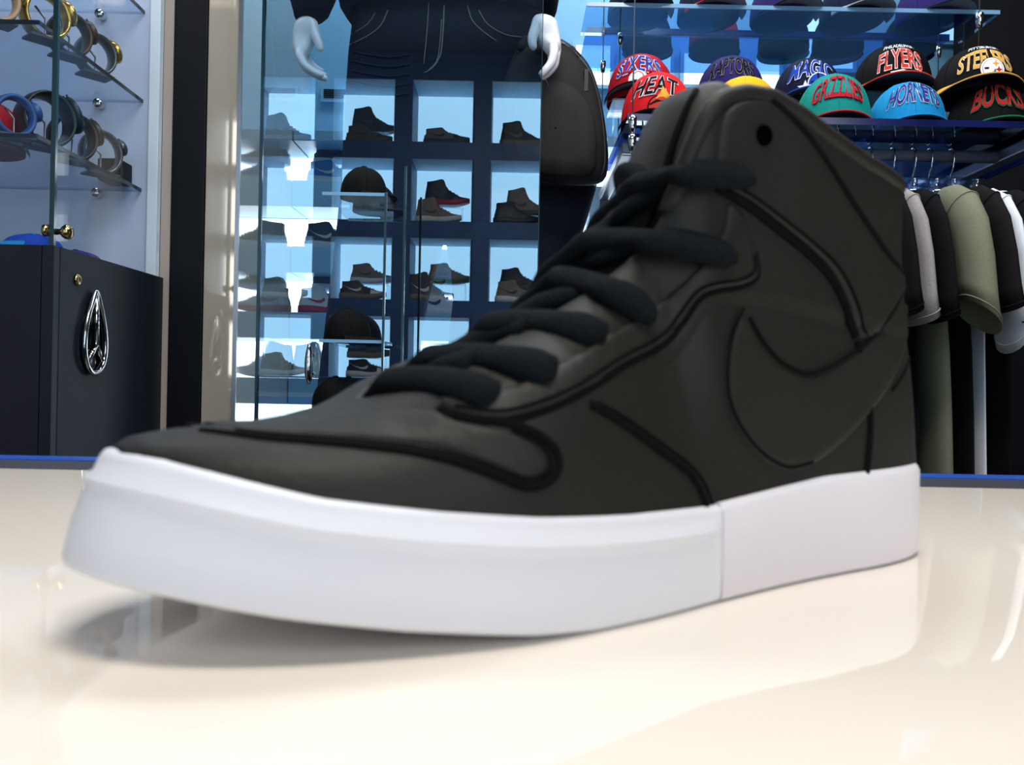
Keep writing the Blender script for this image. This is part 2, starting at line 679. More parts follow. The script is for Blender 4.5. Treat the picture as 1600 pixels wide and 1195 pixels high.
TOE = [(205, 700), (240, 688), (300, 684), (430, 698), (560, 706), (688, 719), (764, 741), (815, 760), (849, 752), (866, 728), (853, 696), (800, 670),
       (830, 664), (870, 650), (913, 634), (960, 662), (1019, 704), (1070, 743), (1092, 775), (1098, 815), (1000, 822), (850, 824), (700, 817), (500, 796), (300, 758), (215, 738)]
seam('toe_piping', [(318, 686), (370, 692), (430, 699), (560, 707), (688, 720), (764, 742), (815, 761), (849, 753), (866, 728), (853, 695), (800, 669), (712, 658)], .0010, m_thread, .0021)
seam('toe_stitching', [(370, 685), (430, 692), (560, 700), (688, 712), (768, 733), (815, 751), (840, 745), (854, 727), (842, 700), (795, 677)], .0005, m_thread, .0023)
overlay('vamp_panel', [(700, 660), (790, 678), (840, 703), (850, 727), (838, 742), (812, 748), (770, 731), (690, 709), (560, 697), (430, 690), (310, 676), (320, 666), (420, 664), (520, 656), (610, 645), (690, 652)], .0006, m_leather2, mirror=False)
seam('quarter_piping', [(913, 634), (960, 661), (1019, 703), (1070, 742), (1088, 772), (1098, 806)], .0011, m_thread, .0019)
seam('quarter_stitching', [(925, 632), (968, 655), (1027, 696), (1078, 735), (1098, 768), (1106, 800)], .0005, m_thread, .0021)
SW = [(1150, 480), (1136, 515), (1126, 550), (1122, 590), (1124, 622), (1135, 655), (1152, 684), (1172, 708), (1196, 727), (1224, 736), (1260, 727), (1308, 692), (1356, 640), (1388, 592),
      (1407, 540), (1412, 480), (1411, 440), (1400, 455), (1388, 484), (1352, 530), (1312, 562), (1272, 584), (1244, 587), (1208, 570), (1180, 538), (1160, 500)]
overlay('swoosh', SW, .0011, m_leather2)
seam('swoosh_stitching', [(1150, 484), (1136, 517), (1128, 552), (1125, 592), (1128, 624), (1139, 655), (1156, 682), (1176, 705), (1200, 722), (1224, 730), (1258, 721)], .0006, m_thread, .0030)
seam('swoosh_stitching', [(1160, 498), (1182, 536), (1210, 567), (1244, 584), (1272, 581), (1312, 559), (1352, 527), (1386, 482), (1402, 448)], .0006, m_thread, .0030)
STRAP = [(1112, 292), (1160, 318), (1206, 352), (1248, 386), (1287, 424), (1312, 470), (1331, 528), (1352, 530), (1386, 484), (1405, 440), (1370, 392), (1322, 319), (1252, 216),
         (1205, 168), (1180, 158), (1150, 160), (1125, 176), (1112, 210), (1108, 255)]
overlay('ankle_strap', STRAP, .0016, m_leather, mirror=False)
seam('strap_piping', [(1110, 292), (1160, 321), (1205, 356), (1247, 390), (1285, 428), (1309, 472), (1328, 528)], .0014, m_thread, .0024, mirror=False)
seam('strap_stitching', [(1118, 284), (1166, 311), (1212, 345), (1254, 379), (1294, 417), (1321, 466), (1340, 526)], .0005, m_thread, .0040, mirror=False)
seam('strap_piping', [(1198, 160), (1252, 214), (1322, 317), (1370, 390), (1407, 437)], .0011, m_thread, .0026, mirror=False)
seam('heel_piping', [(1330, 535), (1345, 590), (1351, 650), (1350, 690), (1344, 750)], .0012, m_thread, .0021)
seam('heel_piping', [(1412, 440), (1418, 520), (1405, 580), (1385, 610)], .0007, m_thread, .0022)
# small eyelet in the ankle strap: black disc paints the shade inside its hole
h = hit(1180, 215)
if h:
    p, n_ = h
    ax = n_.normalized()
    u_ = ax.orthogonal().normalized()
    v_ = ax.cross(u_)
    rows = []
    for r_, o_ in ((.0035, .0030), (.0031, .0044), (.0024, .0043), (.0012, .0041)):
        rows.append([p + ax * o_ + (u_ * math.cos(2 * PI * k / 16) + v_ * math.sin(2 * PI * k / 16)) * r_ for k in range(16)])
    v, f = grid(rows, closed_u=True, caps=True)
    obj('eyelet', v, f, M('eyelet_hole_shade', rgb(3, 3, 3), .95, spec=0), HERO)

# tongue: padded slab rising through the throat
TNG = [(.068, .050, .012, .002), (.085, .0575, .0145, .003), (.11, .0695, .018, .004), (.136, .0835, .020, .005), (.152, .095, .020, .006), (.164, .108, .0195, .0065),
       (.1735, .124, .019, .0075), (.1800, .140, .0185, .0085), (.1860, .152, .0175, .0085), (.1905, .1595, .0155, .0075), (.1940, .1630, .012, .005), (.1960, .1640, .008, .002)]
tr = []
for s, z, hw, th in TNG:
    row = []
    sl = 0.55 if z < .1 else 0.95
    wc = .006 * sstep(.1, .14, z)
    for k in range(24):
        a = 2 * PI * k / 24
        cw = math.copysign(abs(math.cos(a)) ** 0.6, math.cos(a)) * hw
        ct_ = math.copysign(abs(math.sin(a)) ** 0.8, math.sin(a)) * th
        curve = -(cw / .03) ** 2 * .008
        row.append(hs(s - ct_ * sl - curve * sl * 0.9, cw + wc, z + ct_ * (1 - sl * .8) + curve * (1 - sl) * 1.2))
    tr.append(row)
TV, TF = grid(tr, closed_u=True, caps=True)
obj('tongue', TV, TF, m_leather, HERO)
tube('tongue_binding', smooth_poly([hs(s - th * .95, .006 + hw * .55, z) for s, z, hw, th in TNG[5:10]], False, .004), .0013, m_thread, HERO)
# laces: flat cords from the near eyelets over the throat
TB = BVHTree.FromPolygons(UP_V + TV, UP_F + [[i + len(UP_V) for i in q] for q in TF])
EYEPX = [(768, 634), (858, 595), (932, 536), (1006, 497), (1128, 402), (1152, 278)]
CENPX = [(598, 596), (655, 560), (752, 508), (858, 432), (900, 376), (985, 290)]
def lace_point(u, v_, lift):
    d = ray(u, v_).normalized()
    k_ = (-(CAM - HO).dot(HN)) / d.dot(HN)
    loc, nor, idx, dist = TB.ray_cast(CAM, d)
    if loc is None or dist > k_:
        return CAM + d * k_, (Vector((0, 0, 1)) * .8 - HT * .6).normalized()
    if nor.dot(d) > 0:
        nor = -nor
    return loc + nor * lift, nor
for i, ((eu, ev), (cu_, cv_)) in enumerate(zip(EYEPX, CENPX)):
    pts, nrs = [], []
    he = hit(eu, ev)
    pts.append(he[0] - he[1] * .001)
    nrs.append(he[1])
    d = ray(cu_, cv_)
    pcc = CAM + d * ((-(CAM - HO).dot(HN)) / d.dot(HN))
    for q in (0.05, .12, .2, .28, .36, .44, .52, .6, .68, .76, .84, .93):
        line = (he[0] + he[1] * .004).lerp(pcc, q) + (Vector((0, 0, 1)) * .5 + HN * .6) * (.0035 * math.sin(PI * q))
        dv = line - CAM
        loc, nor, idx, dist = TB.ray_cast(CAM, dv.normalized())
        if loc is not None and dist - .0052 < dv.length:
            line = CAM + dv.normalized() * (dist - .0052)
        pts.append(line)
        nrs.append(he[1])
    # keep the cord convex: the middle may not sink behind the straight line to the throat centre
    d = ray(cu_, cv_)
    k_ = (-(CAM - HO).dot(HN)) / d.dot(HN)
    pc = CAM + d * k_
    cs, cw, cz = hs_inv(pc)
    for _ in range(3):
        for a in range(2, len(pts) - 1):
            mid_ = (pts[a - 1] + pts[a] * 2 + pts[a + 1]) / 4
            if (mid_ - CAM).length < (pts[a] - CAM).length:
                pts[a] = mid_
    pts += [hs(cs + .001, -.004, cz - .004), hs(cs, -.014, cz - .009), hs(cs, -.020, cz - .016)]
    path = smooth_poly(pts, False, .003)
    nr = []
    for p in path:
        s_, w_, z_ = hs_inv(p)
        nr.append(Vector((0, 0, 1)) * .75 - HT * .35 + HN * max(-.5, min(.9, w_ * 30)))
    wd = [.0056 * (0.6 + 0.4 * sstep(0, .007, (p - path[0]).length)) for p in path]
    v, f = tube_vf(path, [x * .62 for x in wd], wd, 12, nr)
    obj('lace', v, f, m_lace, HERO)
    if i < 5:
        # the cord of the other direction, lying under this one
        nu, nv_ = CENPX[i + 1]
        a0, b0 = (cu_ + 18, cv_ + 2), (nu + (EYEPX[i + 1][0] - nu) * .45, nv_ + (EYEPX[i + 1][1] - nv_) * .45)
        pth = []
        for q in (0, .25, .5, .75, 1):
            p, n_ = lace_point(a0[0] + (b0[0] - a0[0]) * q, a0[1] + (b0[1] - a0[1]) * q, .0022)
            pth.append(p)
        pth = smooth_poly(pth, False, .003)
        nr = [(Vector((0, 0, 1)) * .8 - HT * .4 + HN * .3) for p in pth]
        v, f = tube_vf(pth, .0030, .0048, 12, nr)
        obj('lace', v, f, m_lace, HERO)
# loose end at the top of the throat
pk = smooth_poly([hs(.186, -.018, .1255), hs(.176, -.010, .133), hs(.169, .000, .133), hs(.168, .010, .126)], False, .003)
v, f = tube_vf(pk, .0038, .0055, 12)
obj('lace', v, f, m_lace, HERO)

# ------------------------------------------------------------------ left: glass watch case on a dark cabinet
XC = -0.85                      # plane of the case's right side
YF, YB = 1.60, 2.10             # front and back of the case
CABZ = CAMZ + 0.236
t = thing('base_cabinet', 'dark navy cabinet under the glass watch case, with teardrop emblem handle', 'cabinet', (-1.2, 1.85, 0))
box('carcass', (-1.75, YF + .012, 0), (XC - .012, YB, CABZ), m_navy, t)
box('front_panel', (-1.75, YF, 0.02), (XC - .022, YF + .012, CABZ), M('navy_front', rgb(28, 28, 41), 0.5, var=.08, vs=6, spec=.2), t, .001)
box('corner_post', (XC - .020, YF - .001, 0.0), (XC + .002, YF + .020, CABZ), m_navy, t, .001)
dr = box('door', (XC - .012, YF + .022, 0.02), (XC + .002, YB, CABZ), M('navy_door', rgb(18, 29, 38), 0.5, var=.08, vs=6, spec=.2), t, .0008)
def side_pt(u, v_, x):
    d = ray(u, v_)
    return CAM + d * (x / d.x)
pk = side_pt(121, 437, XC + .003)
lk = lathe('lock', pk, [(0.0001, -.001), (.0115, -.001), (.0115, .002), (.009, .0045), (.0045, .0045), (.004, .003), (.0001, .003)], m_brass, dr, 'X', 16)
# teardrop handle
top_, bot_ = side_pt(145, 455, XC + .006), side_pt(145, 583, XC + .006)
ht = top_.z - bot_.z
cyy = (top_.y + bot_.y) / 2
ring = []
for k in range(40):
    a = 2 * PI * k / 40
    zz = math.cos(a)
    wv = math.sin(a) * (0.5 - 0.5 * zz) ** 0.55 * .5 + math.sin(a) * .06
    ring.append(Vector((XC + .012, cyy + wv * ht * .62, bot_.z + ht * (0.5 + 0.5 * zz))))
tube('handle', ring, .0058, m_chrome, dr, rb=.0050, closed=True, n=8)
cz_ = bot_.z + ht * .34
hb = tube('handle_emblem', [Vector((XC + .012, cyy, top_.z - .004)), Vector((XC + .014, cyy, cz_))], .0055, m_chrome, dr)
tube('handle_emblem', [Vector((XC + .014, cyy, cz_)), Vector((XC + .012, cyy + ht * .17, bot_.z + ht * .16))], .0050, m_chrome, dr)
tube('handle_emblem', [Vector((XC + .014, cyy, cz_)), Vector((XC + .012, cyy - ht * .17, bot_.z + ht * .16))], .0050, m_chrome, dr)
# recess plate of the handle
rows = []
for sc, xo in ((1.0, .0015), (.9, .0060), (.01, .0062)):
    rows.append([Vector((XC + .002 + xo, cyy + (p.y - cyy) * sc, (top_.z + bot_.z) / 2 + (p.z - (top_.z + bot_.z) / 2) * sc)) for p in ring])
v, f = grid(rows, closed_u=True)
obj('handle_plate', v, f, M('black_gloss', rgb(8, 9, 12), .08), dr)

CTOP = CAMZ + 1.75
t = thing('watch_case', 'tall glass display case holding watches, beside the black column', 'display case', (-1.2, 1.85, CABZ))
m_case_back = M('case_back_panel', rgb(198, 202, 222), .6, var=.03, vs=5)
box('back_panel', (-1.75, YB - .012, CABZ), (XC - .035, YB, CTOP), m_case_back, t)
box('corner_frame', (XC - .033, YB - .022, CABZ), (XC - .008, YB, CTOP), M('white_frame', rgb(235, 236, 242), .4), t, .002)
gp = box('front_glass', (-1.75, YF, CABZ), (XC - .009, YF + .006, CTOP), m_glass, t)
gd = box('glass_door', (XC - .006, YF + .008, CABZ), (XC, YB - .024, CTOP), m_glass, t)
box('glass_edge', (XC - .0085, YF, CABZ), (XC + .0005, YF + .008, CTOP), m_gedge, t)
kb = side_pt(88, 362, XC)
kn = lathe('door_knob', kb, [(.0001, 0), (.006, 0), (.005, .008), (.010, .012), (.0135, .018), (.0135, .024), (.009, .029), (.0001, .030)], m_brass, t, 'X', 18)
lathe('knob_rose', kb + Vector((-.012, -.012, 0)), [(.0001, -.004), (.011, -.004), (.011, .004), (.0001, .004)], m_brass, t, 'X', 16)

m_sglass = GLASS('shelf_glass', (0.80, 0.86, 0.92, 1), 0.10)
m_sedge = M('shelf_edge', rgb(28, 36, 50), .2)
m_pad = M('grey_pad', rgb(66, 68, 84), .6, var=.08, vs=40)
SHZ = [CAMZ + .661, CAMZ + .448, CAMZ + .874]
SLAB = ['glass shelf in the watch case carrying the gold and brown watches', 'glass shelf in the watch case carrying the black watches, above the cabinet', 'topmost glass shelf in view in the watch case, at the upper left']
for z, lb in zip(SHZ, SLAB):
    t = thing('glass_shelf', lb, 'shelf', (-1.2, 1.85, z), group='glass shelves of the watch case')
    box('shelf_panel', (-1.7, YF + .03, z - .008), (XC - .052, YB - .014, z), m_sglass, t)
    box('shelf_edge', (XC - .0515, YF + .03, z - .008), (XC - .049, YB - .014, z), m_sedge, t)
    box('shelf_edge', (-1.7, YF + .027, z - .008), (XC - .049, YF + .0295, z), m_sedge, t)
    cpt = at(157, 150, YB - .02)
    lathe('shelf_clip', (cpt.x, YB - .026, z - .016), [(.0001, -.012), (.010, -.012), (.012, -.004), (.012, .006), (.008, .013), (.0001, .013)], m_chrome, t, 'Y', 14)

def watch(loc, rz, r, bandmat, casemat, dialmat, label, tilt=0.0, wide=.011, pad=True):
    t = thing('wrist_watch', label, 'watch', loc, rz, 'watches in the glass case', local=True)
    zc = r + .006
    ring = [Vector((r * .92 * math.cos(a), 0, zc + r * math.sin(a))) for a in [2 * PI * k / 28 for k in range(28)]]
    # band as a ribbon: outward thin, along Y wide
    nr = [Vector((p.x, 0, p.z - zc)) for p in ring]
    v, f = tube_vf(ring, .0058, wide * 1.7, 8, nr, True)
    obj('band', v, f, bandmat, t)
    dirv = Vector((math.sin(1.15), 0, math.cos(1.15)))
    c = Vector((0, 0, zc)) + dirv * r
    u_ = Vector((0, 1, 0))
    w_ = dirv.cross(u_)
    def disc(name, mat, prof):
        rows = [[c + dirv * h_ + (u_ * math.cos(2 * PI * k / 20) + w_ * math.sin(2 * PI * k / 20)) * rr_ for k in range(20)] for rr_, h_ in prof]
        v, f = grid(rows, closed_u=True, caps=True)
        return obj(name, v, f, mat, t)
    disc('case', casemat, [(wide * 1.5, -.002), (wide * 1.85, .001), (wide * 1.85, .009), (wide * 1.5, .012)])
    disc('dial', dialmat, [(wide * 1.4, .010), (wide * 1.4, .0128)])
    for k in range(3):
        q = c + dirv * .004 + w_ * (wide * 1.85) + u_ * ((k - 1) * wide * .7)
        v, f = tube_vf([q - w_ * .004, q + w_ * .003], .0022, n=8)
        obj('crown_button', v, f, casemat, t)
    # clear spring stand inside the band
    st = [Vector((-.012, 0, .004)), Vector((0, 0, .010)), Vector((0, 0, zc - .004)), Vector((-r * .45, 0, zc + r * .35))]
    v, f = tube_vf(st, .0014, .004, 6)
    obj('stand', v, f, m_steel, t)
    if pad:
        o = box('pad', (-.034, -.024, .0), (.034, .024, .005), m_pad, t, .001)
        o.parent = t
        o.matrix_parent_inverse = Matrix()
    return t

b_gold = M('gold_band', rgb(196, 160, 84), .25, .9)
b_brown = M('brown_band', rgb(62, 44, 34), .45, var=.15, vs=60)
b_tan = M('tan_band', rgb(190, 150, 120), .5, var=.1, vs=60)
b_blk = M('black_band', rgb(13, 13, 17), .45)
b_grey = M('gunmetal_band', rgb(92, 96, 104), .3, .6)
b_blue = M('blue_band', rgb(34, 78, 138), .45)
b_red = M('red_dial', rgb(190, 32, 40), .4)
x1 = XC - .087
for (y, dx, r, bm_, cm, dm, lb, wd) in [
    (1.650, -.060, .042, b_tan, b_gold, b_brown, 'tan banded watch at the front of the upper watch shelf', .010),
    (1.735, -.010, .044, b_gold, b_gold, b_brown, 'gold watch with gold band, second from the front on the upper shelf', .013),
    (1.825, -.008, .042, b_brown, b_brown, b_blk, 'dark brown watch in the middle of the upper watch shelf', .013),
    (1.935, -.006, .042, b_grey, b_gold, b_gold, 'grey banded watch with gold case at the back of the upper shelf', .013)]:
    watch((x1 + dx, y, SHZ[0] + .0005), math.radians(50), r, bm_, cm, dm, lb, wide=wd)
for (y, dx, r, bm_, cm, dm, lb, wd) in [
    (1.668, -.030, .037, b_blue, b_blue, b_blk, 'small blue watch beside the red cap on the lower watch shelf', .010),
    (1.745, -.012, .052, b_blk, b_blk, b_red, 'large black watch with red dial details on the lower shelf', .020),
    (1.850, -.010, .047, b_blk, b_blk, b_grey, 'plain black watch in the middle of the lower watch shelf', .015),
    (1.965, -.004, .046, b_grey, b_grey, b_blk, 'gunmetal watch with open round band at the back of the lower shelf', .010)]:
    watch((x1 + dx, y, SHZ[1] + .0005), math.radians(50), r, bm_, cm, dm, lb, wide=wd)
o = box('display_block', (XC - .118, 2.005, SHZ[1] + .0005), (XC - .066, 2.075, SHZ[1] + .052), m_black, None, .004)
tag(o, 'black display block at the back end of the lower watch shelf', 'block')

# ------------------------------------------------------------------ caps
def cap_surf(A, B, H, th, vv):
    g = max(0.0, 1 - min(1, vv) ** 2.7) ** 0.5
    return Vector((A * g * math.sin(th), -B * g * math.cos(th) * (1.0 if math.cos(th) > 0 else .98), H * vv))

CAPN = [0]
def cap(loc, rz, crown, brim, label, group, name='snapback_cap', words=None, A=.077, B=.090, H=.125, brim_len=.052, tilt=0.0, button=None,
        under=None, emblem=None, curve=.010, cat='cap'):
    t = thing(name, label, cat, loc, rz, group, local=True, rx=tilt)
    nth, nv = 36, 12
    rows = []
    for j in range(nv + 1):
        vv = math.sin(j / nv * PI / 2)
        rows.append([cap_surf(A, B, H, 2 * PI * i / nth, vv * .999) for i in range(nth)])
    v, f = grid(rows, closed_u=True)
    o = obj('crown', v, f, crown, t)
    md = o.modifiers.new('thickness', 'SOLIDIFY')
    md.thickness = .002
    # panel seams
    sv, sf = [], []
    for k in range(6):
        th = PI / 6 + k * PI / 3 - PI / 6
        pth = []
        for j in range(10):
            vv = math.sin(j / 9 * PI / 2) * .995
            pth.append(cap_surf(A + .0004, B + .0004, H + .0004, th, vv))
        a, b = tube_vf(pth, .0008, n=5)
        sf += [[i + len(sv) for i in q] for q in b]
        sv += a
    obj('panel_seams', sv, sf, crown, t)
    lathe('button', (0, 0, H - .001), [(.0001, .005), (.005, .004), (.0075, .001), (.0075, -.002)], button or brim, t, 'Z', 12)
    # brim
    top, bot = [], []
    n = 22
    for ring_ in range(5):
        q = ring_ / 4
        rt, rb_ = [], []
        for i in range(n + 1):
            th = math.radians(-74 + 148 * i / n)
            e = math.cos(th * 90 / 74 * .98)
            base = cap_surf(A, B, H, th, .02)
            out = Vector((math.sin(th) * .006, -brim_len * max(0, e) ** .55, 0)) * q
            p = base + out
            dz = -curve * (p.x / A) ** 2 * q - .004 * q
            rt.append(Vector((p.x, p.y, .004 + dz + curve)))
            rb_.append(Vector((p.x, p.y, .001 + dz + curve)))
        top.append(rt)
        bot.append(rb_)
    v, f = grid(top + bot[::-1])
    br = obj('brim', v, f, brim, t)
    if under:
        v, f = grid([[p - Vector((0, 0, .0006)) for p in r] for r in bot])
        obj('brim_underside', v, f, under, br)
    # lettering
    def place(vs, off, width, zc, arch, hgt, xo=0.0):
        xs = [p.x for p in vs]
        ys = [p.y for p in vs]
        x0, x1_, y0, y1 = min(xs), max(xs), min(ys), max(ys)
        return [((p.x - (x0 + x1_) / 2) / (x1_ - x0), (p.y - y0) / (y1 - y0)) for p in vs]
    for (txt, width, hgt, zc, arch, col, ocol, shear, grow) in (words or []):
        lay = []
        if ocol is not None:
            lay.append((ocol, .034 if len(txt) > 6 else .048, .0022))
        lay.append((col, .012, .0030))
        v0, _ = text_mesh(txt, 1, .012, shear)
        x0, x1_ = min(p.x for p in v0), max(p.x for p in v0)
        y0, y1 = min(p.y for p in v0), max(p.y for p in v0)
        for mat, offs, lift in lay:
            vs, fs = text_mesh(txt, 1, offs, shear)
            out = []
            for p in vs:
                u_ = (p.x - (x0 + x1_) / 2) / (x1_ - x0)
                w_ = (p.y - y0) / (y1 - y0)
                hh = hgt * (1 + grow * (1 - (2 * u_) ** 2))
                z = zc - arch * (2 * u_) ** 2 + w_ * hh
                th = u_ * width / A
                q = cap_surf(A, B, H, th, min(.985, z / H))
                q2 = cap_surf(A, B, H, th + .02, min(.985, z / H))
                q3 = cap_surf(A, B, H, th, min(.99, z / H + .02))
                nrm = (q2 - q).cross(q3 - q)
                nrm = nrm.normalized() if nrm.length > 1e-9 else Vector((0, -1, 0))
                if nrm.y > 0:
                    nrm = -nrm
                out.append(q + nrm * lift)
            obj('lettering', out, fs, mat, t, smooth=False)
    if emblem:
        emblem(t, A, B, H)
    return t

def on_cap(t, A, B, H, poly, mat, lift, name='emblem'):
    """flat patch given by (x, z) points laid on the crown front"""
    out = []
    pts = list(poly)
    c = (sum(p[0] for p in pts) / len(pts), sum(p[1] for p in pts) / len(pts))
    vs2 = [c] + pts + [((p[0] + c[0]) / 2, (p[1] + c[1]) / 2) for p in pts]
    for x, z in vs2:
        q = cap_surf(A, B, H, x / A, min(.98, z / H))
        q2 = cap_surf(A, B, H, x / A + .02, min(.98, z / H))
        q3 = cap_surf(A, B, H, x / A, min(.99, z / H + .02))
        nrm = (q2 - q).cross(q3 - q).normalized()
        if nrm.y > 0:
            nrm = -nrm
        out.append(q + nrm * lift)
    n = len(pts)
    fs = [[0, n + 1 + i, n + 1 + (i + 1) % n] for i in range(n)] + [[1 + i, 1 + (i + 1) % n, n + 1 + (i + 1) % n, n + 1 + i] for i in range(n)]
    return obj(name, out, fs, mat, t, smooth=False)

def circ(cx_, cz_, r, n=20, a0=0.0, a1=2 * PI):
    return [(cx_ + r * math.cos(a0 + (a1 - a0) * k / n), cz_ + r * math.sin(a0 + (a1 - a0) * k / n)) for k in range(n)]

def fab(name, c, rough=.75):
    return M('fabric_' + name, c, rough, var=.08, vs=250, bump=.15, bs=900, spec=.1)

c_red = fab('red', rgb(176, 22, 38))
c_heat = fab('bright_red', rgb(214, 30, 38))
c_purple = fab('purple', rgb(44, 34, 96))
c_black = fab('black', rgb(11, 11, 13))
c_navy = fab('navy', rgb(20, 26, 52))
c_teal = fab('teal', rgb(20, 136, 128))
c_aqua = fab('aqua', rgb(24, 136, 190))
c_yel = fab('yellow', rgb(240, 178, 20))
c_white = fab('white', rgb(232, 232, 232))
c_blue = fab('blue', rgb(30, 66, 170))
c_gold = fab('gold', rgb(226, 164, 60))
c_orange = fab('orange_red', rgb(206, 58, 44))
c_green = fab('green', rgb(24, 110, 64))
c_crim = fab('crimson', rgb(190, 24, 40))
c_vio = fab('violet', rgb(58, 40, 120))
c_grey = fab('grey', rgb(150, 152, 156))
c_lime = fab('lime', rgb(110, 190, 70))
c_pink = fab('pink', rgb(226, 96, 118))
c_under = fab('brim_grey', rgb(60, 66, 74))

def em_seventysix(t, A, B, H):
    on_cap(t, A, B, H, circ(0, .030, .021), c_white, .0034)
    on_cap(t, A, B, H, circ(0, .036, .012), c_red, .0038)
    on_cap(t, A, B, H, circ(0, .036, .010), c_white, .0041)
    for x in (-.028, .028):
        on_cap(t, A, B, H, [(x - .012, .047), (x + .012, .047), (x + .012, .052), (x - .012, .052)], c_crim, .0036)
    for k_, (txt, xo) in enumerate((('7', -.007), ('6', .007))):
        vs, fs = text_mesh(txt, 1, .03)
        out = []
        for p in vs:
            x, z = xo + p.x * .019, .014 + p.y * .022
            q = cap_surf(A, B, H, x / A, z / H)
            out.append(q + Vector((0, -.0046, 0)))
        obj('lettering', out, fs, c_blue if k_ == 0 else c_crim, t, smooth=False)

def em_flame_ball(t, A, B, H):
    on_cap(t, A, B, H, circ(.008, .028, .024), c_black, .0034)
    on_cap(t, A, B, H, circ(.008, .028, .021), c_orange, .0037)
    on_cap(t, A, B, H, [(.0, .044), (.010, .058), (.014, .072), (.022, .060), (.028, .050), (.024, .042)], c_gold, .0040)
    on_cap(t, A, B, H, [(-.012, .034), (.002, .042), (.026, .040), (.026, .037), (.002, .039), (-.011, .031)], c_black, .0041)

def em_star_ball(t, A, B, H):
    on_cap(t, A, B, H, circ(.016, .030, .026), c_white, .0034)
    on_cap(t, A, B, H, circ(.016, .030, .0235), c_blue, .0037)
    on_cap(t, A, B, H, [(-.004, .034), (.016, .044), (.038, .038), (.038, .035), (.016, .040), (-.003, .031)], c_black, .0040)
    on_cap(t, A, B, H, [(.010, .054), (.014, .030), (.008, .008), (.011, .008), (.018, .030), (.014, .054)], c_black, .0040)
    star = []
    for k in range(10):
        r_ = .017 if k % 2 == 0 else .007
        a = PI / 2 + k * PI / 5
        star.append((-.014 + r_ * math.cos(a), .022 + r_ * math.sin(a)))
    on_cap(t, A, B, H, star, c_white, .0042)

def em_round_badge(t, A, B, H):
    on_cap(t, A, B, H, circ(.010, .034, .025), c_black, .0034)
    on_cap(t, A, B, H, circ(.010, .034, .0235), c_white, .0037)
    on_cap(t, A, B, H, circ(.010, .034, .020), c_grey, .0040)
    on_cap(t, A, B, H, circ(.010, .034, .0188), c_white, .0043)
    for (dx, dz, cc) in ((.006, .010, c_gold), (.011, -.003, c_crim), (.003, -.009, c_blue)):
        hyp = []
        for k in range(8):
            a = k * PI / 4
            r_ = .0075 if k % 2 == 0 else .0030
            hyp.append((.010 + dx + r_ * math.cos(a), .034 + dz + r_ * math.sin(a)))
        on_cap(t, A, B, H, hyp, cc, .0047)
    on_cap(t, A, B, H, [(-.006, .032), (.002, .032), (.002, .036), (-.006, .036)], c_black, .0047)

def em_wing(t, A, B, H):
    on_cap(t, A, B, H, [(-.022, .026), (.004, .030), (.020, .024), (.012, .018), (-.004, .020), (-.018, .018)], c_white, .0034)
    on_cap(t, A, B, H, circ(.010, .022, .006), c_orange, .0038)

cap((XC - .236, 1.78, SHZ[1] + .001), math.radians(40), c_red, c_white, 'red and pink cap on the lower watch shelf at the left picture edge', 'small caps in the watch case', A=.070, B=.078, H=.105, brim_len=.05, button=c_pink, name='cap')
cap((XC - .092, 1.70, CABZ + .0005), math.radians(-60), c_blue, c_aqua, 'blue cap lying on the cabinet top beside the brass knob', 'small caps in the watch case', A=.050, B=.054, H=.034, brim_len=.03, name='cap')
cap((XC - .075, 1.83, CABZ + .0005), math.radians(-60), c_vio, c_vio, 'violet cap lying on the cabinet top behind the brass knob', 'small caps in the watch case', A=.045, B=.05, H=.022, brim_len=.03, name='cap')

# shelf that carries the team caps
SAZ = CAMZ + .530
m_blueglass = GLASS('blue_shelf_glass', (0.16, 0.26, 0.52, 1), 0.22, rcol=(.75, .85, 1, 1))
m_bluegedge = M('blue_glass_edge', rgb(18, 26, 84), .15)
t = thing('cap_shelf', 'blue glass shelf carrying the row of team caps above the clothes rail', 'shelf', (1.0, 1.9, SAZ))
box('shelf_panel', (.216, 1.706, SAZ - .010), (1.14, 2.12, SAZ), m_blueglass, t)
box('shelf_edge', (.216, 1.70, SAZ - .012), (1.14, 1.7055, SAZ + .001), m_bluegedge, t)
box('shelf_edge', (1.141, 1.70, SAZ - .012), (1.146, 2.12, SAZ + .001), m_bluegedge, t)
TC = 'team caps on the blue glass shelf'
def capx(u, D):
    return (u - 800) / FPX * D
z0 = SAZ + .001
cap((capx(1018, 1.84) , 1.832, z0), math.radians(-12), c_heat, c_black, 'bright red cap lettered HEAT in black, front of the shelf beside the backpack', TC,
    words=[('HEAT', .110, .036, .056, .006, c_black, c_white, .30, .15)], emblem=em_flame_ball, under=c_under)
cap((capx(1152, 1.84), 1.832, z0), math.radians(-12), c_yel, c_yel, 'plain yellow cap behind the top of the black shoe', TC, under=c_under, H=.120)
cap((capx(1290, 1.84), 1.832, z0 + .004), math.radians(-12), c_teal, c_crim, 'teal cap with red brim lettered GRIZZLIES, front row of the shelf', TC,
    words=[('GRIZZLIES', .110, .038, .052, .010, c_crim, c_navy, .20, .35)], under=c_under)
cap((capx(1404, 1.84), 1.832, z0), math.radians(-12), c_aqua, c_aqua, 'aqua blue cap lettered HORNETS in violet, front row beneath the black FLYERS cap', TC,
    words=[('HORNETS', .112, .036, .050, .010, c_vio, c_white, .25, .35)], under=c_under, H=.114)
cap((capx(1530, 1.84), 1.832, z0), math.radians(-12), c_black, c_green, 'black cap with green brim lettered BUCKS, at the right end of the shelf', TC,
    words=[('BUCKS', .108, .040, .046, .008, c_crim, c_green, .15, .35)], under=c_under, H=.112, A=.080)
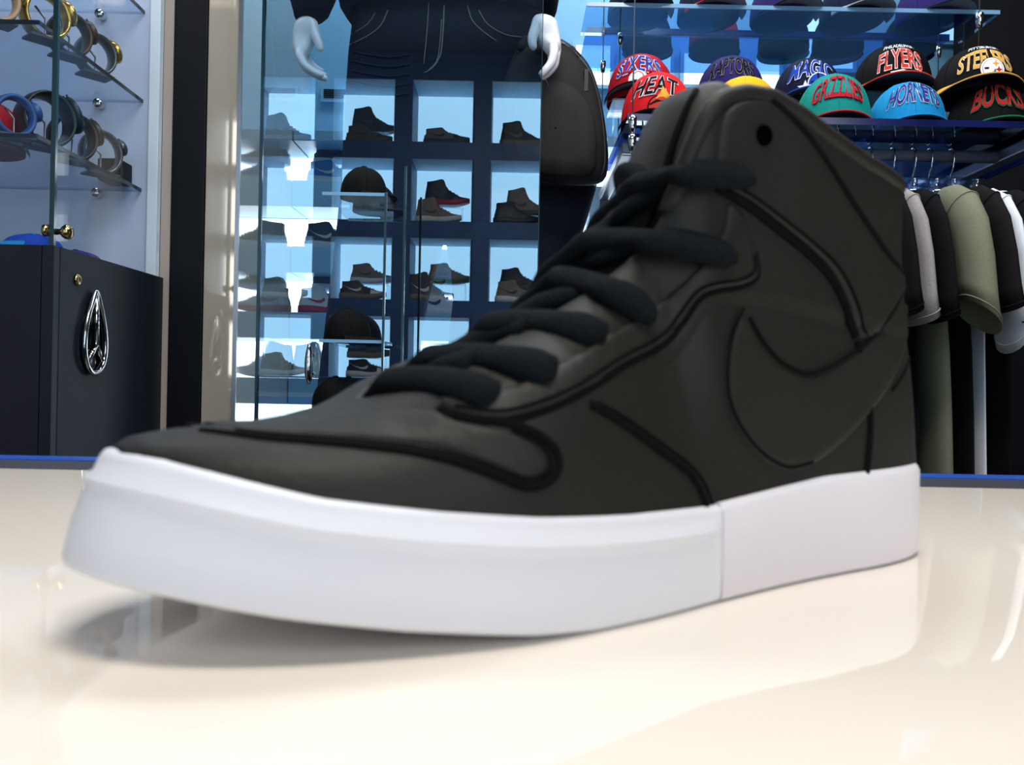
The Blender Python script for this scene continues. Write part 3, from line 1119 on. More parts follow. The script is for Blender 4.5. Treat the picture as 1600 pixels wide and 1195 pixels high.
# back row on clear risers
def riser(xc, y, z, w_, h_, label):
    t = thing('acrylic_riser', label, 'riser', (xc, y, z), group='clear risers under the back row of caps')
    box('riser_top', (xc - w_, y - .06, z + h_ - .004), (xc + w_, y + .07, z + h_), m_clear, t)
    box('riser_side', (xc - w_, y - .06, z), (xc - w_ + .004, y + .07, z + h_ - .0042), m_clear, t)
    box('riser_side', (xc + w_ - .004, y - .06, z), (xc + w_, y + .07, z + h_ - .0042), m_clear, t)
back = [(992, 1.985, .108, c_red, c_black, 'SIXERS', c_blue, c_white, 'dark red cap lettered SIXERS with a ball emblem, behind the HEAT cap', em_seventysix, .05),
        (1132, 1.985, .108, c_purple, c_black, 'RAPTORS', c_black, c_grey, 'purple cap lettered RAPTORS behind the yellow cap', None, .10),
        (1252, 1.985, .106, c_navy, c_blue, 'MAGIC', c_blue, c_white, 'dark navy cap lettered MAGIC with a ball emblem, behind the teal cap', em_star_ball, .25)]
for u, y, dz, cr, brm, txt, c1, c2, lb, em, sh in back:
    x = capx(u, y)
    riser(x, y, SAZ + .0005, .070, dz - .004, 'clear acrylic riser under the %s cap' % txt)
    cap((x, y, SAZ + dz - .001), math.radians(-12), cr, brm, lb, TC, words=[(txt, .108, .036, .048, .008, c1, c2, sh, .2)], emblem=em, under=c_under, H=.114, brim_len=.054)
x = capx(1388, 2.0)
riser(x, 2.035, SAZ + .0005, .082, .150, 'clear acrylic riser under the FLYERS cap')
cap((x, 2.015, SAZ + .1515), math.radians(-11), c_black, c_orange, 'black cap with red brim lettered PHILADELPHIA FLYERS, highest on the shelf', TC,
    words=[('FLYERS', .098, .042, .034, .006, c_orange, c_white, 0, .15), ('PHILADELPHIA', .085, .010, .086, .004, c_white, None, 0, 0)], under=c_under, H=.114, emblem=em_wing, A=.086)
cap((capx(1516, 1.86), 1.87, z0 + .098), math.radians(-12), c_black, c_gold, 'black cap with gold brim lettered PITTSBURGH STEELERS, stacked on the BUCKS cap', TC,
    words=[('STEELERS', .112, .036, .038, .008, c_gold, c_white, 0, .2), ('PITTSBURGH', .080, .009, .084, .004, c_white, None, 0, 0)], under=c_black, H=.106, emblem=em_round_badge, A=.082)

# upper shelves with plain caps seen from below
SBZ = at(1200, 50, 2.40).z
t = thing('cap_shelf', 'blue edged glass shelf high behind the team caps, carrying dark caps', 'shelf', (.7, 2.5, SBZ))
box('shelf_panel', (capx(905, 2.4), 2.405, SBZ - .010), (1.19, 2.70, SBZ), GLASS('blue_shelf_glass2', (0.34, .55, .88, 1), .14), t)
box('shelf_edge', (capx(905, 2.4), 2.40, SBZ - .014), (1.19, 2.4045, SBZ + .004), m_bluegedge, t)
UC = 'dark caps on the upper shelves'
for u, cr, brm, lb in [(1000, c_black, c_lime, 'black cap with lime green brim at the left end of the high shelf'),
                       (1106, c_crim, c_crim, 'crimson cap on the high shelf, above the purple cap'),
                       (1215, c_black, c_lime, 'black cap with green trim on the high shelf, above the MAGIC cap'),
                       (1300, c_black, c_black, 'all black cap on the high shelf, left of the FLYERS cap'),
                       (1412, c_black, c_navy, 'black cap with navy brim on the high shelf, above the FLYERS cap')]:
    cap((capx(u, 2.52), 2.53, SBZ + .001), math.radians(165), cr, brm, lb, UC, name='plain_cap', H=.112, A=.072, B=.085)
SCZ = at(1200, 12, 2.16).z
t = thing('cap_shelf', 'clear glass shelf along the top edge of the picture, above all the caps', 'shelf', (.7, 2.0, SCZ))
box('shelf_panel', (capx(905, 2.15), 2.155, SCZ - .008), (1.19, 2.335, SCZ), GLASS('clear_blue_glass', (0.62, .78, .95, 1), .14), t)
box('shelf_edge', (capx(905, 2.15), 2.15, SCZ - .009), (1.19, 2.1545, SCZ + .001), M('pale_glass_edge', rgb(120, 165, 200), .15), t)
for u, cr, brm, lb in [(985, c_navy, c_black, 'navy cap on the top glass shelf above the lime brimmed cap'),
                       (1095, c_navy, c_crim, 'navy cap with red brim on the top glass shelf'),
                       (1210, c_purple, c_black, 'dark purple cap on the top glass shelf, above the MAGIC cap'),
                       (1320, c_navy, c_grey, 'navy cap with grey brim on the top glass shelf'),
                       (1440, c_purple, c_navy, 'purple cap on the top glass shelf, nearest the black wall')]:
    cap((capx(u, 2.24), 2.245, SCZ + .001), math.radians(12), cr, brm, lb, UC, name='plain_cap', H=.115, A=.076, B=.088, under=c_grey if u > 1050 else c_under)
# suspension cables with cone clamps
def cable(u, D, ztop, zbot, clamps, label, r=.0016):
    p = at(u, 100, D)
    t = thing('suspension_cable', label, 'cable', (p.x, D, zbot), group='steel cables holding the glass shelves')
    tube('wire', [(p.x, D, zbot), (p.x, D, ztop)], r, m_steel, t, n=6)
    for zc in clamps:
        lathe('clamp', (p.x, D, zc), [(.002, -.020), (.0055, -.018), (.0085, .0), (.0085, .012), (.003, .016)], m_chrome, t, 'Z', 14)
cable(990, 1.70 - .02, 2.96, SAZ - .30, [SAZ - .024, SAZ - .06], 'thin steel cable in front of the SIXERS cap')
cable(1529, 1.88, 2.96, SAZ + .16, [at(1529, 30, 1.88).z], 'thin steel cable in front of the black wall, above the STEELERS cap')
cable(968, 2.38, 2.96, SBZ - .30, [at(968, 60, 2.38).z], 'thin steel cable at the left end of the high shelf')
cable(942, 2.42, 2.96, SBZ - .34, [at(942, 103, 2.42).z], 'thin steel cable just right of the backpack')
cable(1466, 2.38, 2.96, SBZ - .25, [at(1466, 80, 2.38).z], 'thin steel cable between the FLYERS and STEELERS caps')

# ------------------------------------------------------------------ clothes rail
RZ = CAMZ + .500
t = thing('clothes_rail', 'grey metal clothes rail under the cap shelf, hung with t-shirts', 'clothes rail', (.8, 1.85, 0))
tube('rail_bar', [(.225, 1.85, RZ), (1.02, 1.85, RZ)], .0128, m_dsteel, t, n=16)
box('side_rail', (1.022, 1.40, RZ - .012), (1.052, 2.30, RZ + .012), m_dsteel, t, .003)
box('upright', (1.022, 2.301, 0), (1.052, 2.33, RZ + .012), m_dsteel, t, .003)
box('upright', (.222, 2.301, 0), (.247, 2.33, RZ + .012), m_dsteel, t, .003)
box('side_rail', (.222, 1.83, RZ - .012), (.247, 2.30, RZ + .012), m_dsteel, t, .003)
m_hang = GLASS('hanger_plastic', (0.62, .72, .86, 1), .16, .15)

def hanger(x, label, yaw=0.0, drop=.115):
    t = thing('clothes_hanger', label, 'hanger', (x, 1.85, RZ), group='clear plastic hangers on the rail')
    hk = [Vector((x, 1.85 - .0155 * math.cos(a), RZ + .0155 * math.sin(a))) for a in [math.radians(d_) for d_ in range(180, -20, -20)]][::-1]
    hk = [Vector((x, 1.85 + .016 * math.cos(math.radians(d_)), RZ + .016 * math.sin(math.radians(d_)))) for d_ in range(-10, 181, 19)]
    hk += [Vector((x, 1.834, RZ - .012)), Vector((x, 1.838, RZ - .03)), Vector((x, 1.848, RZ - .045)), Vector((x, 1.85, RZ - .075))]
    tube('hook', hk, .0019, m_chrome, t, n=6)
    sh = [Vector((x, 1.85 + q * .215, RZ - .075 - abs(q) ** 1.3 * .060)) for q in (-1, -.75, -.5, -.25, -.1, 0, .1, .25, .5, .75, 1)]
    v, f = tube_vf(sh, .014, .006, 8)
    obj('shoulders', v, f, m_hang, t)
    v, f = tube_vf([Vector((x, 1.85 - .11, RZ - .098)), Vector((x, 1.85 - .04, RZ - .080)), Vector((x, 1.85, RZ - .070)), Vector((x, 1.85 + .04, RZ - .080)), Vector((x, 1.85 + .11, RZ - .098))], .026, .0060, 8)
    obj('neck_block', v, f, m_hang, t)

def shirt(x, mat, label, lean=0.0, sl_len=.235, fold=.0, hw=.030, near=0.0, hem_tilt=0.0, seed=0, body_dx=0.0, sz=0.0, wf=.78):
    """t-shirt hanging edge-on: the near sleeve drops towards the camera"""
    t = thing('t_shirt', label, 't-shirt', (x, 1.85, CAMZ - .3), group='t-shirts on the clothes rail')
    rnd = random.Random(seed)
    rows = []
    zs = [-.112, -.118, -.13, -.15, -.18, -.24, -.32, -.42, -.54, -.66, -.78, -.86]
    for k, dz in enumerate(zs):
        yw = interp(-dz, [(.112, .06), (.118, .09), (.13, .14), (.15, .19), (.18, .222), (.24, .225), (.32, .222), (.9, .235)])
        xw = interp(-dz, [(.112, .004), (.13, .014), (.18, hw * .8), (.3, hw), (.9, hw * 1.25)])
        row = []
        for i in range(28):
            a = 2 * PI * i / 28
            wob = math.sin(a * 3 + seed + dz * 6) * .006 * sstep(.15, .4, -dz)
            row.append(Vector((x + body_dx * sstep(.2, .5, -dz) + math.cos(a) * (xw + wob) + lean * (-dz - .11), 1.85 + math.copysign(abs(math.sin(a)) ** .8, math.sin(a)) * yw, RZ + dz + sz)))
        rows.append(row)
    v, f = grid(rows, closed_u=True, caps=True)
    obj('body', v, f, mat, t)
    # sleeve
    for sgn, nm in ((-1, 'sleeve'), (1, 'sleeve')):
        rows = []
        path = [(.175, -.150, .010, .030, 0), (.20, -.150, .024, .040, .1), (.232, -.158, .031, .048, .35), (.262, -.178, .033, .058, .8), (.284, -.215, .0325, .066, 1.15), (.296, -.27, .034, .072, 1.35),
                (.305, -.27 - (sl_len - .12) * .6, .036, .072, 1.55), (.312, -.27 - (sl_len - .12), .040, .074, 1.60), (.312, -.27 - (sl_len - .12) + .002, .037, .070, 1.60), (.308, -.27 - (sl_len - .12) + .05, .032, .062, 1.60)]
        for (dy, dz, rx_, rl, ang) in path:
            c = Vector((x + lean * (-dz - .11) * 1.6, 1.85 + sgn * (dy + near), RZ + dz + sz))
            # section plane: x axis and the axis across the sleeve direction
            ax2 = Vector((0, sgn * math.sin(ang), math.cos(ang)))
            tilt_ = hem_tilt * max(0, -dz - .25)
            row = []
            for i in range(20):
                a = 2 * PI * i / 20
                wob = 1 + .10 * math.sin(2 * a + seed) * sstep(.2, .35, -dz)
                row.append(c + Vector((rx_ * wf * math.cos(a) * wob, 0, 0)) + ax2 * (rl * math.sin(a) * .75) + Vector((0, 0, math.cos(a) * tilt_)))
            rows.append(row)
        v, f = grid(rows, closed_u=True, caps=True)
        so = obj(nm, v, f, mat, t)
        # seam of the shoulder and the hem
        for pi_, nme in ((3, 'shoulder_seam'), (6, 'hem')):
            rr_ = [p for p in rows[pi_]]
            if nme == 'hem':
                rr_ = [a_.lerp(b_, .75) for a_, b_ in zip(rows[6], rows[7])]
            cc = sum(rr_, Vector()) / len(rr_)
            v, f = tube_vf([cc + (p - cc) * 1.012 for p in rr_], .0013, n=5, closed=True)
            obj(nme, v, f, mat, so)
    return t

s_blk = M('black_jersey', rgb(17, 16, 19), .9, var=.1, vs=120, bump=.2, bs=500, spec=.1)
s_blk2 = M('charcoal_jersey', rgb(27, 23, 25), .9, var=.1, vs=120, bump=.2, bs=500, spec=.1)
s_grey = M('heather_grey_jersey', rgb(150, 143, 140), .9, var=.14, vs=350, bump=.2, bs=500, spec=.1)
s_olive = M('sage_green_jersey', rgb(120, 122, 101), .9, var=.10, vs=350, bump=.2, bs=500, spec=.1)
s_white = M('white_jersey', rgb(226, 228, 234), .9, var=.02, vs=100, bump=.2, bs=500, spec=.1)
def sx(u, D=1.56):
    return (u - 822) / FPX * D
shirts = [(sx(1384), s_white, 'white t-shirt showing only its hem behind the shoe heel', .02, .285, 9),
          (sx(1412), s_blk, 'black t-shirt hanging right behind the heel of the shoe', .02, .245, 1),
          (sx(1444), s_grey, 'heather grey t-shirt on the rail, nearest the shoe', .02, .255, 2),
          (sx(1476), s_blk, 'black t-shirt between the grey and the sage green shirt', .02, .25, 3),
          (sx(1517), s_olive, 'sage green t-shirt in the middle of the rail', .02, .25, 4),
          (sx(1556), s_blk2, 'charcoal t-shirt right of the sage green shirt', .02, .235, 5),
          (sx(1586), s_white, 'white t-shirt with black script on its sleeve', .02, .270, 6),
          (sx(1626), s_blk, 'black t-shirt at the right edge of the picture', .02, .26, 7)]
for i, (x, mt, lb, ln, sl, sd) in enumerate(shirts):
    nr = {0: -.01, 1: .02, 2: .0, 4: .03, 5: .03, 6: .005}.get(i, 0.0)
    hanger(x * 1.85 / 1.85, 'clear hanger with chrome hook carrying the ' + ['mostly hidden white', 'half hidden black', 'heather grey', 'middle black', 'sage green', 'charcoal', 'script sleeved white', 'rightmost black'][i] + ' t-shirt')
    shirt(x, mt, lb, ln, sl - .03, near=nr, seed=sd, hem_tilt={4: -.25, 6: .3}.get(i, 0.1), hw=[.012, .012, .014, .010, .026, .008, .012, .016][i], body_dx={4: .012, 5: .012}.get(i, 0), wf=[.4, .45, .5, .45, .78, .45, .42, .7][i])

# ------------------------------------------------------------------ columns, side panel and back shelf wall
o = struct(box('trim_1', (XC - .0075, YB + .0005, 0), (-.834, YB + .25, 3.0), M('tan_wall_strip', rgb(176, 160, 148), .5, var=.03, vs=5)))
o = box('black_column', (-.832, YB - .004, 0), (-.752, YB + .25, 3.0), m_black, None, .002)
tag(o, 'tall black column between the watch case and the beige glossy panel', 'column')
XS = -.672
m_beige = M('beige_lacquer', rgb(205, 188, 168), .045, .3, var=.03, vs=4, bump=.004, bs=14, stretch=(6, 6, .6), spec=.9, coat=.6)
o = box('beige_column', (-.750, YB - .002, 0), (XS - .001, YB + .25, 3.0), m_beige, None, .002)
tag(o, 'glossy beige lacquered column right of the black column, mirroring glowing niche panels', 'column')
mt = bpy.data.materials.new('grey_mirror_lacquer')
mt.use_nodes = True
b = mt.node_tree.nodes['Principled BSDF']
b.inputs['Base Color'].default_value = rgb(178, 174, 162)
b.inputs['Roughness'].default_value = .05
b.inputs['Specular IOR Level'].default_value = .9
b.inputs['Coat Weight'].default_value = .8
b.inputs['Metallic'].default_value = .28
tc = mt.node_tree.nodes.new('ShaderNodeTexCoord')
mp = mt.node_tree.nodes.new('ShaderNodeMapping')
mp.inputs['Scale'].default_value = (8, 8, .5)
nz = mt.node_tree.nodes.new('ShaderNodeTexNoise')
nz.inputs['Scale'].default_value = 9
bp = mt.node_tree.nodes.new('ShaderNodeBump')
bp.inputs['Strength'].default_value = .02
bp.inputs['Distance'].default_value = .01
L = mt.node_tree.links
L.new(tc.outputs['Object'], mp.inputs[0])
L.new(mp.outputs[0], nz.inputs[0])
L.new(nz.outputs[0], bp.inputs['Height'])
L.new(bp.outputs[0], b.inputs['Normal'])
o = box('mirror_panel', (XS - .0005, YB + .0, 0), (XS + .006, 2.785, 3.0), mt)
tag(o, 'tall glossy grey side panel mirroring the lit shelves, left of the mannequin', 'panel')
tube_ = box('panel_edge', (XS - .004, YB - .006, 0), (XS + .006, YB - .001, 3.0), m_steel, o)

# back shelf wall with lit niches
m_lit = EMIT('lit_niche', (0.93, 0.98, 1.0, 1), 5.0)
m_fascia = M('pale_blue_fascia', rgb(128, 182, 214), .35, var=.03, vs=5)
SY0, SY1 = 2.58, 2.785
rowz = [CAMZ + .588 - .196 * k for k in range(6)]
t = thing('lit_shelf_wall', 'pale blue shelf wall with glowing white niches behind the mannequin', 'shelf unit', (0, 2.68, 0))
X0, X1 = XS + .008, .62
for k, z in enumerate(rowz):
    box('shelf_board', (X0, SY0, z - .078), (X1, SY1 - .012, z), m_fascia, t, .001)
    box('light_panel', (X0, SY1 - .010, z), (X1, SY1, z + .116), m_lit, t)
box('shelf_board', (X0, SY0 + .001, rowz[0] + .118), (X1, SY1, rowz[0] + .15), m_fascia, t, .001)
for x in (capx(920, 2.6), capx(600, 2.6), .10, .60):
    box('divider', (x - .010, SY0 - .004, 0), (x + .010, SY1 - .012, rowz[0] + .116), m_fascia, t)

def sneaker(name, loc, rz, k, c_up, c_sole, c_acc, label, group, parts=True, size=.285, cat='sneaker'):
    t = thing(name, label, cat, loc, rz, group, local=True)
    sc = size / SL
    def lp(s_, w_, z):
        return Vector(((SL / 2 - s_) * sc, w_ * sc, z * sc * 1.22))
    k = min(1.0, k * 1.45)
    ur_ = upper_rows(k, 30, 9)
    v, f = grid([[lp(*p) for p in r] for r in both_sides(ur_)])
    o = obj('upper', v, f, c_up, t)
    # close the foot opening with lining just below the rim
    rimp = [r[-1] for r in ur_ if r[-1][0] > .155]
    v, f = grid([[lp(p[0], max(0, p[1] - .002), p[2] - .004), lp(p[0], -max(0, p[1] - .002), p[2] - .004)] for p in rimp])
    obj('lining', v, f, m_lining, t)
    ring_ = OUT_RING[::2]
    rows = []
    for off, fr in ((-.010, 0), (0, .06), (.0005, .5), (-.0005, .95), (-.004, 1.0), (-.010, .95)):
        row = []
        for p in ring_:
            l_ = max(1e-6, Vector((p.x - .15, p.y)).length)
            zb, zt = interp(p.x, ZB_TAB), interp(p.x, ZT_TAB)
            row.append(lp(p.x + (p.x - .15) / l_ * off, p.y * (1 + off / .06), zb + (zt - zb) * fr))
        rows.append(row)
    v, f = grid(rows, closed_u=True, caps=True)
    obj('sole', v, f, c_sole, t)
    if parts:
        # swoosh on both sides, laid on the wall of the upper
        zh = squash(.10, k) / .10
        sw = [(.165, .078), (.160, .066), (.166, .054), (.185, .046), (.205, .049), (.235, .062), (.270, .086), (.282, .098), (.262, .082), (.235, .069), (.208, .062), (.188, .062), (.175, .068)]
        for sg in (1, -1):
            out = []
            for s_, z_ in sw:
                z_ = .034 + (z_ - .034) * (.45 + .55 * k)
                ri = min(ur_, key=lambda r: abs(r[4][0] - s_))
                ww = interp(z_, [(p[2], p[1]) for p in ri])
                out.append(lp(s_, sg * (ww + .003), z_))
            c = sum(out, Vector()) / len(out)
            n = len(out)
            obj('swoosh', out, [list(range(n))], c_acc, t, smooth=False)
        for i in range(4):
            q = i / 3
            s_ = .085 + q * .065
            zt = squash(interp(s_, UT_TAB), k)
            wt = interp(s_, WT_TAB) + .004
            v, f = tube_vf([lp(s_ + .004, wt, zt - .003), lp(s_, wt * .5, zt + .004), lp(s_, -wt * .5, zt + .004), lp(s_ + .004, -wt, zt - .003)], .002, .0035, 6)
            obj('lace', v, f, c_acc, t)
        obj('toe_cap', *grid([[lp(r[j][0], r[j][1] + .0012, r[j][2] + .0006) for j in range(5)] for r in ur_[1:11]]), c_acc if k < .5 else c_up, t)
    return t

u_blk = M('shoe_black', rgb(22, 22, 26), .5, var=.1, vs=60)
u_dk = M('shoe_dark_grey', rgb(66, 62, 60), .55, var=.1, vs=60)
u_brn = M('shoe_taupe', rgb(128, 112, 100), .55, var=.1, vs=60)
u_olv = M('shoe_olive', rgb(96, 92, 62), .6, var=.15, vs=60)
u_wht = M('shoe_white', rgb(222, 222, 222), .45, var=.03, vs=60)
u_blu = M('shoe_blue', rgb(30, 120, 190), .45, var=.06, vs=60)
u_red = M('shoe_red', rgb(186, 30, 44), .45, var=.06, vs=60)
u_mint = M('shoe_mint', rgb(150, 220, 196), .45, var=.06, vs=60)

GS = 'sneakers on the lit shelf wall'
yS = 2.665
def shelf_x(u):
    return (u - 800) / FPX * yS
L1 = [(522, 0, 0, .32, u_blu, u_wht, u_wht, 'blue and white low sneaker beside the wall vent, on the upper lit shelf'),
      (522, 0, .070, .30, u_dk, u_wht, u_blk, 'dark grey low sneaker raised above the blue sneaker'),
      (520, 1, 0, .42, u_blk, u_wht, u_wht, 'black and white sneaker on the second lit shelf by the side panel'),
      (512, 2, 0, .42, u_wht, u_red, u_red, 'white and red sneaker on the third lit shelf by the side panel'),
      (524, 2, .074, .8, u_dk, u_wht, u_blk, 'grey high sneaker raised above the white and red sneaker'),
      (690, 2, 0, .55, u_wht, u_wht, u_blk, 'white sneaker with black swoosh seen between the mannequin legs'),
      (694, 2, .070, .5, u_mint, u_wht, u_blk, 'mint green sneaker raised above the white one between the legs'),
      (505, 3, 0, .9, u_wht, u_wht, u_wht, 'all white sneaker on the fourth lit shelf by the side panel')]
m_riser = m_clear
for u, rw, lift, k, cu, cs_, ca, lb in L1:
    x = shelf_x(u)
    if lift:
        t = thing('acrylic_stand', 'clear stand under the ' + lb.split(' raised')[0], 'stand', (x, yS, rowz[rw]), group='clear shoe stands')
        box('stand_top', (x - .08, yS + .000, rowz[rw] + lift - .004), (x + .08, yS + .085, rowz[rw] + lift), m_riser, t)
        box('stand_leg', (x - .08, yS + .075, rowz[rw] + .0005), (x + .08, yS + .079, rowz[rw] + lift - .0042), m_riser, t)
        sneaker('sneaker', (x, yS + .035, rowz[rw] + lift + .0005), math.radians(4), k, cu, cs_, ca, lb, GS, size=.17)
    else:
        sneaker('sneaker', (x, yS - .02, rowz[rw] + .0005), math.radians(3), k, cu, cs_, ca, lb, GS, size=.18)

# wall vent
vp0, vp1 = at(502, 137, 2.785), at(560, 161, 2.785)
t = thing('wall_vent', 'pale blue air vent with dark slots on the wall above the lit shelves', 'vent', ((vp0.x + vp1.x) / 2, 2.78, vp1.z))
box('vent_frame', (vp0.x, 2.778, vp1.z), (vp1.x, 2.7895, vp0.z), m_fascia, t, .001)
nsl = 5
for i in range(nsl):
    z = vp1.z + .012 + (vp0.z - vp1.z - .02) * i / (nsl - .4)
    box('vent_slot', (vp0.x + .010, 2.7765, z), (vp1.x - .006, 2.7779, z + .0045), m_black, t)

# bright windows high in the back wall behind the caps
m_day = EMIT('daylight_pane', (0.72, 0.93, 1.0, 1), 1.5)
for i, (a, b_, c, d) in enumerate([(900, 72, 952, 135), (985, 80, 1046, 135), (1068, 85, 1134, 135), (1180, 90, 1215, 150), (1245, 25, 1330, 110), (1440, 25, 1495, 66)]):
    p0, p1 = at(a, b_, 2.785), at(c, d, 2.785)
    wo = box('window_%d' % (i + 1), (p0.x, 2.776, p1.z), (p1.x, 2.7895, p0.z), m_day)
    struct(wo)
    for (xa, xb, za, zb) in ((p0.x - .012, p0.x, p1.z - .012, p0.z + .012), (p1.x, p1.x + .012, p1.z - .012, p0.z + .012), (p0.x, p1.x, p0.z, p0.z + .012), (p0.x, p1.x, p1.z - .012, p1.z)):
        box('window_frame', (xa, 2.770, za), (xb, 2.7895, zb), m_fascia, wo)

# black wall panel on the right
o = box('black_wall_panel', (1.20, 2.345, 0), (1.94, 2.40, 3.0), m_black, None, .002)
tag(o, 'matte black wall panel behind the right end of the cap shelf', 'panel')
# dark lower wall behind the clothes
o = box('dark_backdrop_panel', (.64, 2.46, 0), (1.19, 2.50, CAMZ + .20), m_black, None, .002)
tag(o, 'low black panel standing behind the t-shirts', 'panel')

# ------------------------------------------------------------------ mannequin
MD = 2.10
m_jean = M('dark_denim', rgb(24, 27, 36), .85, var=.18, vs=90, bump=.25, bs=350, spec=.15)
m_sweat = M('navy_sweatshirt', rgb(19, 20, 32), .9, var=.12, vs=80, bump=.2, bs=300, spec=.1)
m_hand = M('white_mannequin', rgb(226, 227, 232), .35, var=.01, vs=10)
m_stitch = M('denim_stitch', rgb(120, 118, 108), .8)
MAN = thing('mannequin', 'headless white-handed mannequin in navy sweatshirt and dark jeans behind the glass pane', 'mannequin', (at(690, 600, MD).x, MD, 0))
def mx(u):
    return (u - 800) / FPX * MD
def mz(v_):
    return CAMZ + (594 - v_) / FPX * MD
def ellipse_row(u0, u1, v_, dep, yc=MD, n=28, sq=.75, wob=0, ph=0):
    xa, xb = mx(u0), mx(u1)
    c, r = (xa + xb) / 2, (xb - xa) / 2
    row = []
    for i in range(n):
        a = 2 * PI * i / n
        cs_, sn = math.cos(a), math.sin(a)
        row.append(Vector((c + math.copysign(abs(cs_) ** sq, cs_) * r, yc + math.copysign(abs(sn) ** sq, sn) * (dep + wob * math.sin(3 * a + ph)), mz(v_))))
    return row
hip = [ellipse_row(a, b_, v_, d) for v_, a, b_, d in ((5, 548, 836, .105), (40, 541, 842, .11), (90, 536, 848, .118), (150, 533, 854, .122), (210, 531, 862, .122), (270, 529, 872, .118), (330, 527, 880, .11), (372, 526, 884, .10))]
v, f = grid(hip, closed_u=True, caps=True)
obj('jeans', v, f, m_jean, MAN)
legs = [[(300, 528, 705, .10), (372, 523, 689, .11), (420, 520, 677, .112), (470, 514, 666, .11), (520, 508, 657, .108), (600, 500, 652, .105), (800, 500, 640, .10), (1150, 505, 625, .095)],
        [(290, 690, 925, .10), (330, 690, 914, .11), (372, 691, 902, .11), (420, 701, 886, .11), (470, 705, 872, .108), (520, 700, 862, .105), (600, 697, 855, .10), (800, 700, 850, .10), (1150, 705, 845, .095)]]
for lg in legs:
    rows = []
    for k, (v_, a, b_, d) in enumerate(lg):
        rows.append(ellipse_row(a, b_, v_, d, wob=.006, ph=v_ * .05))
    # finer folds
    fine = []
    for r0, r1 in zip(rows, rows[1:]):
        for q in range(4):
            fine.append([p.lerp(p1, q / 4) + Vector((0, .003 * math.sin(p.z * 90 + p.x * 40), 0)) for p, p1 in zip(r0, r1)])
    fine.append(rows[-1])
    v, f = grid(fine, closed_u=True, caps=True)
    obj('trouser_leg', v, f, m_jean, MAN)
for u in (572, 775):
    rows = [ellipse_row(u - 55, u + 70, 1110, .10), ellipse_row(u - 55, u + 70, 1160, .13, MD - .05), ellipse_row(u - 45, u + 65, 1262, .14, MD - .06)]
    v, f = grid([[Vector((p.x, p.y, max(.002, p.z))) for p in r] for r in rows], closed_u=True, caps=True)
    obj('shoe', v, f, m_black, MAN)
# stitching on the jeans: pockets and fly, laid on the hip surface
HB = BVHTree.FromPolygons(*[list(x) for x in grid(hip, closed_u=True)])
def jean_line(pts, r=.0016, mat=m_stitch, name='stitching', lift=.001):
    pth = []
    for p in smooth_poly(pts, False, 8):
        d = ray(p.x, p.y).normalized()
        loc, nor, i_, di = HB.ray_cast(CAM, d)
        if loc:
            pth.append(loc - d * lift)
    if len(pth) > 2:
        v, f = tube_vf(pth, r, n=5)
        obj(name, v, f, mat, MAN)
jean_line([(606, 16), (596, 38), (578, 54), (546, 70)])
jean_line([(586, 20), (574, 38), (548, 54)], .0013)
jean_line([(730, 8), (738, 32), (756, 50), (776, 64)])
jean_line([(748, 16), (762, 38), (790, 54), (815, 58)], .0014)
jean_line([(670, 4), (667, 50), (662, 100)], .0011)
jean_line([(694, 8), (692, 50), (688, 86), (676, 106), (662, 114)])
jean_line([(690, 30), (687, 70), (682, 96), (670, 108)], .0011)
for vv in (80, 95, 110, 125, 140):
    jean_line([(548, vv), (575, vv + 6), (610, vv + 10), (640, vv + 6)], .0028, m_jean, 'denim_fold', .0)
# sweatshirt
rows = [ellipse_row(a, b_, v_, d) for v_, a, b_, d in ((26, 540, 842, .117), (30, 530, 850, .128), (14, 520, 858, .138), (-20, 514, 864, .145), (-120, 508, 870, .15), (-330, 505, 875, .15), (-520, 495, 885, .145), (-600, 510, 870, .13), (-650, 560, 820, .10), (-690, 620, 760, .07))]
v, f = grid(rows, closed_u=True, caps=True)
obj('sweatshirt', v, f, m_sweat, MAN)
v, f = grid([ellipse_row(a, b_, v_, .063) for v_, a, b_ in ((-684, 645, 735), (-760, 652, 728), (-764, 660, 720))], closed_u=True, caps=True)
obj('neck_stump', v, f, m_hand, MAN)
def arm(pts):
    rows = []
    for (u0, u1, v_, d, yo) in pts:
        rows.append(ellipse_row(u0, u1, v_, d, MD + yo, n=20, sq=.9))
    v, f = grid(rows, closed_u=True, caps=True)
    return obj('sleeve', v, f, m_sweat, MAN)
sl1 = arm([(457, 500, 44, .036, -.045), (455, 508, 36, .044, -.045), (448, 518, 12, .052, -.045), (446, 522, -10, .056, -.04), (446, 528, -150, .066, -.02), (460, 545, -400, .075, 0), (490, 580, -590, .08, 0), (540, 600, -640, .06, 0)])
sl2 = arm([(836, 872, 32, .034, -.235), (830, 884, 24, .042, -.23), (828, 892, 0, .052, -.215), (832, 896, -60, .060, -.18), (830, 905, -200, .066, -.08), (822, 905, -400, .075, 0), (800, 880, -590, .08, 0), (780, 840, -640, .06, 0)])
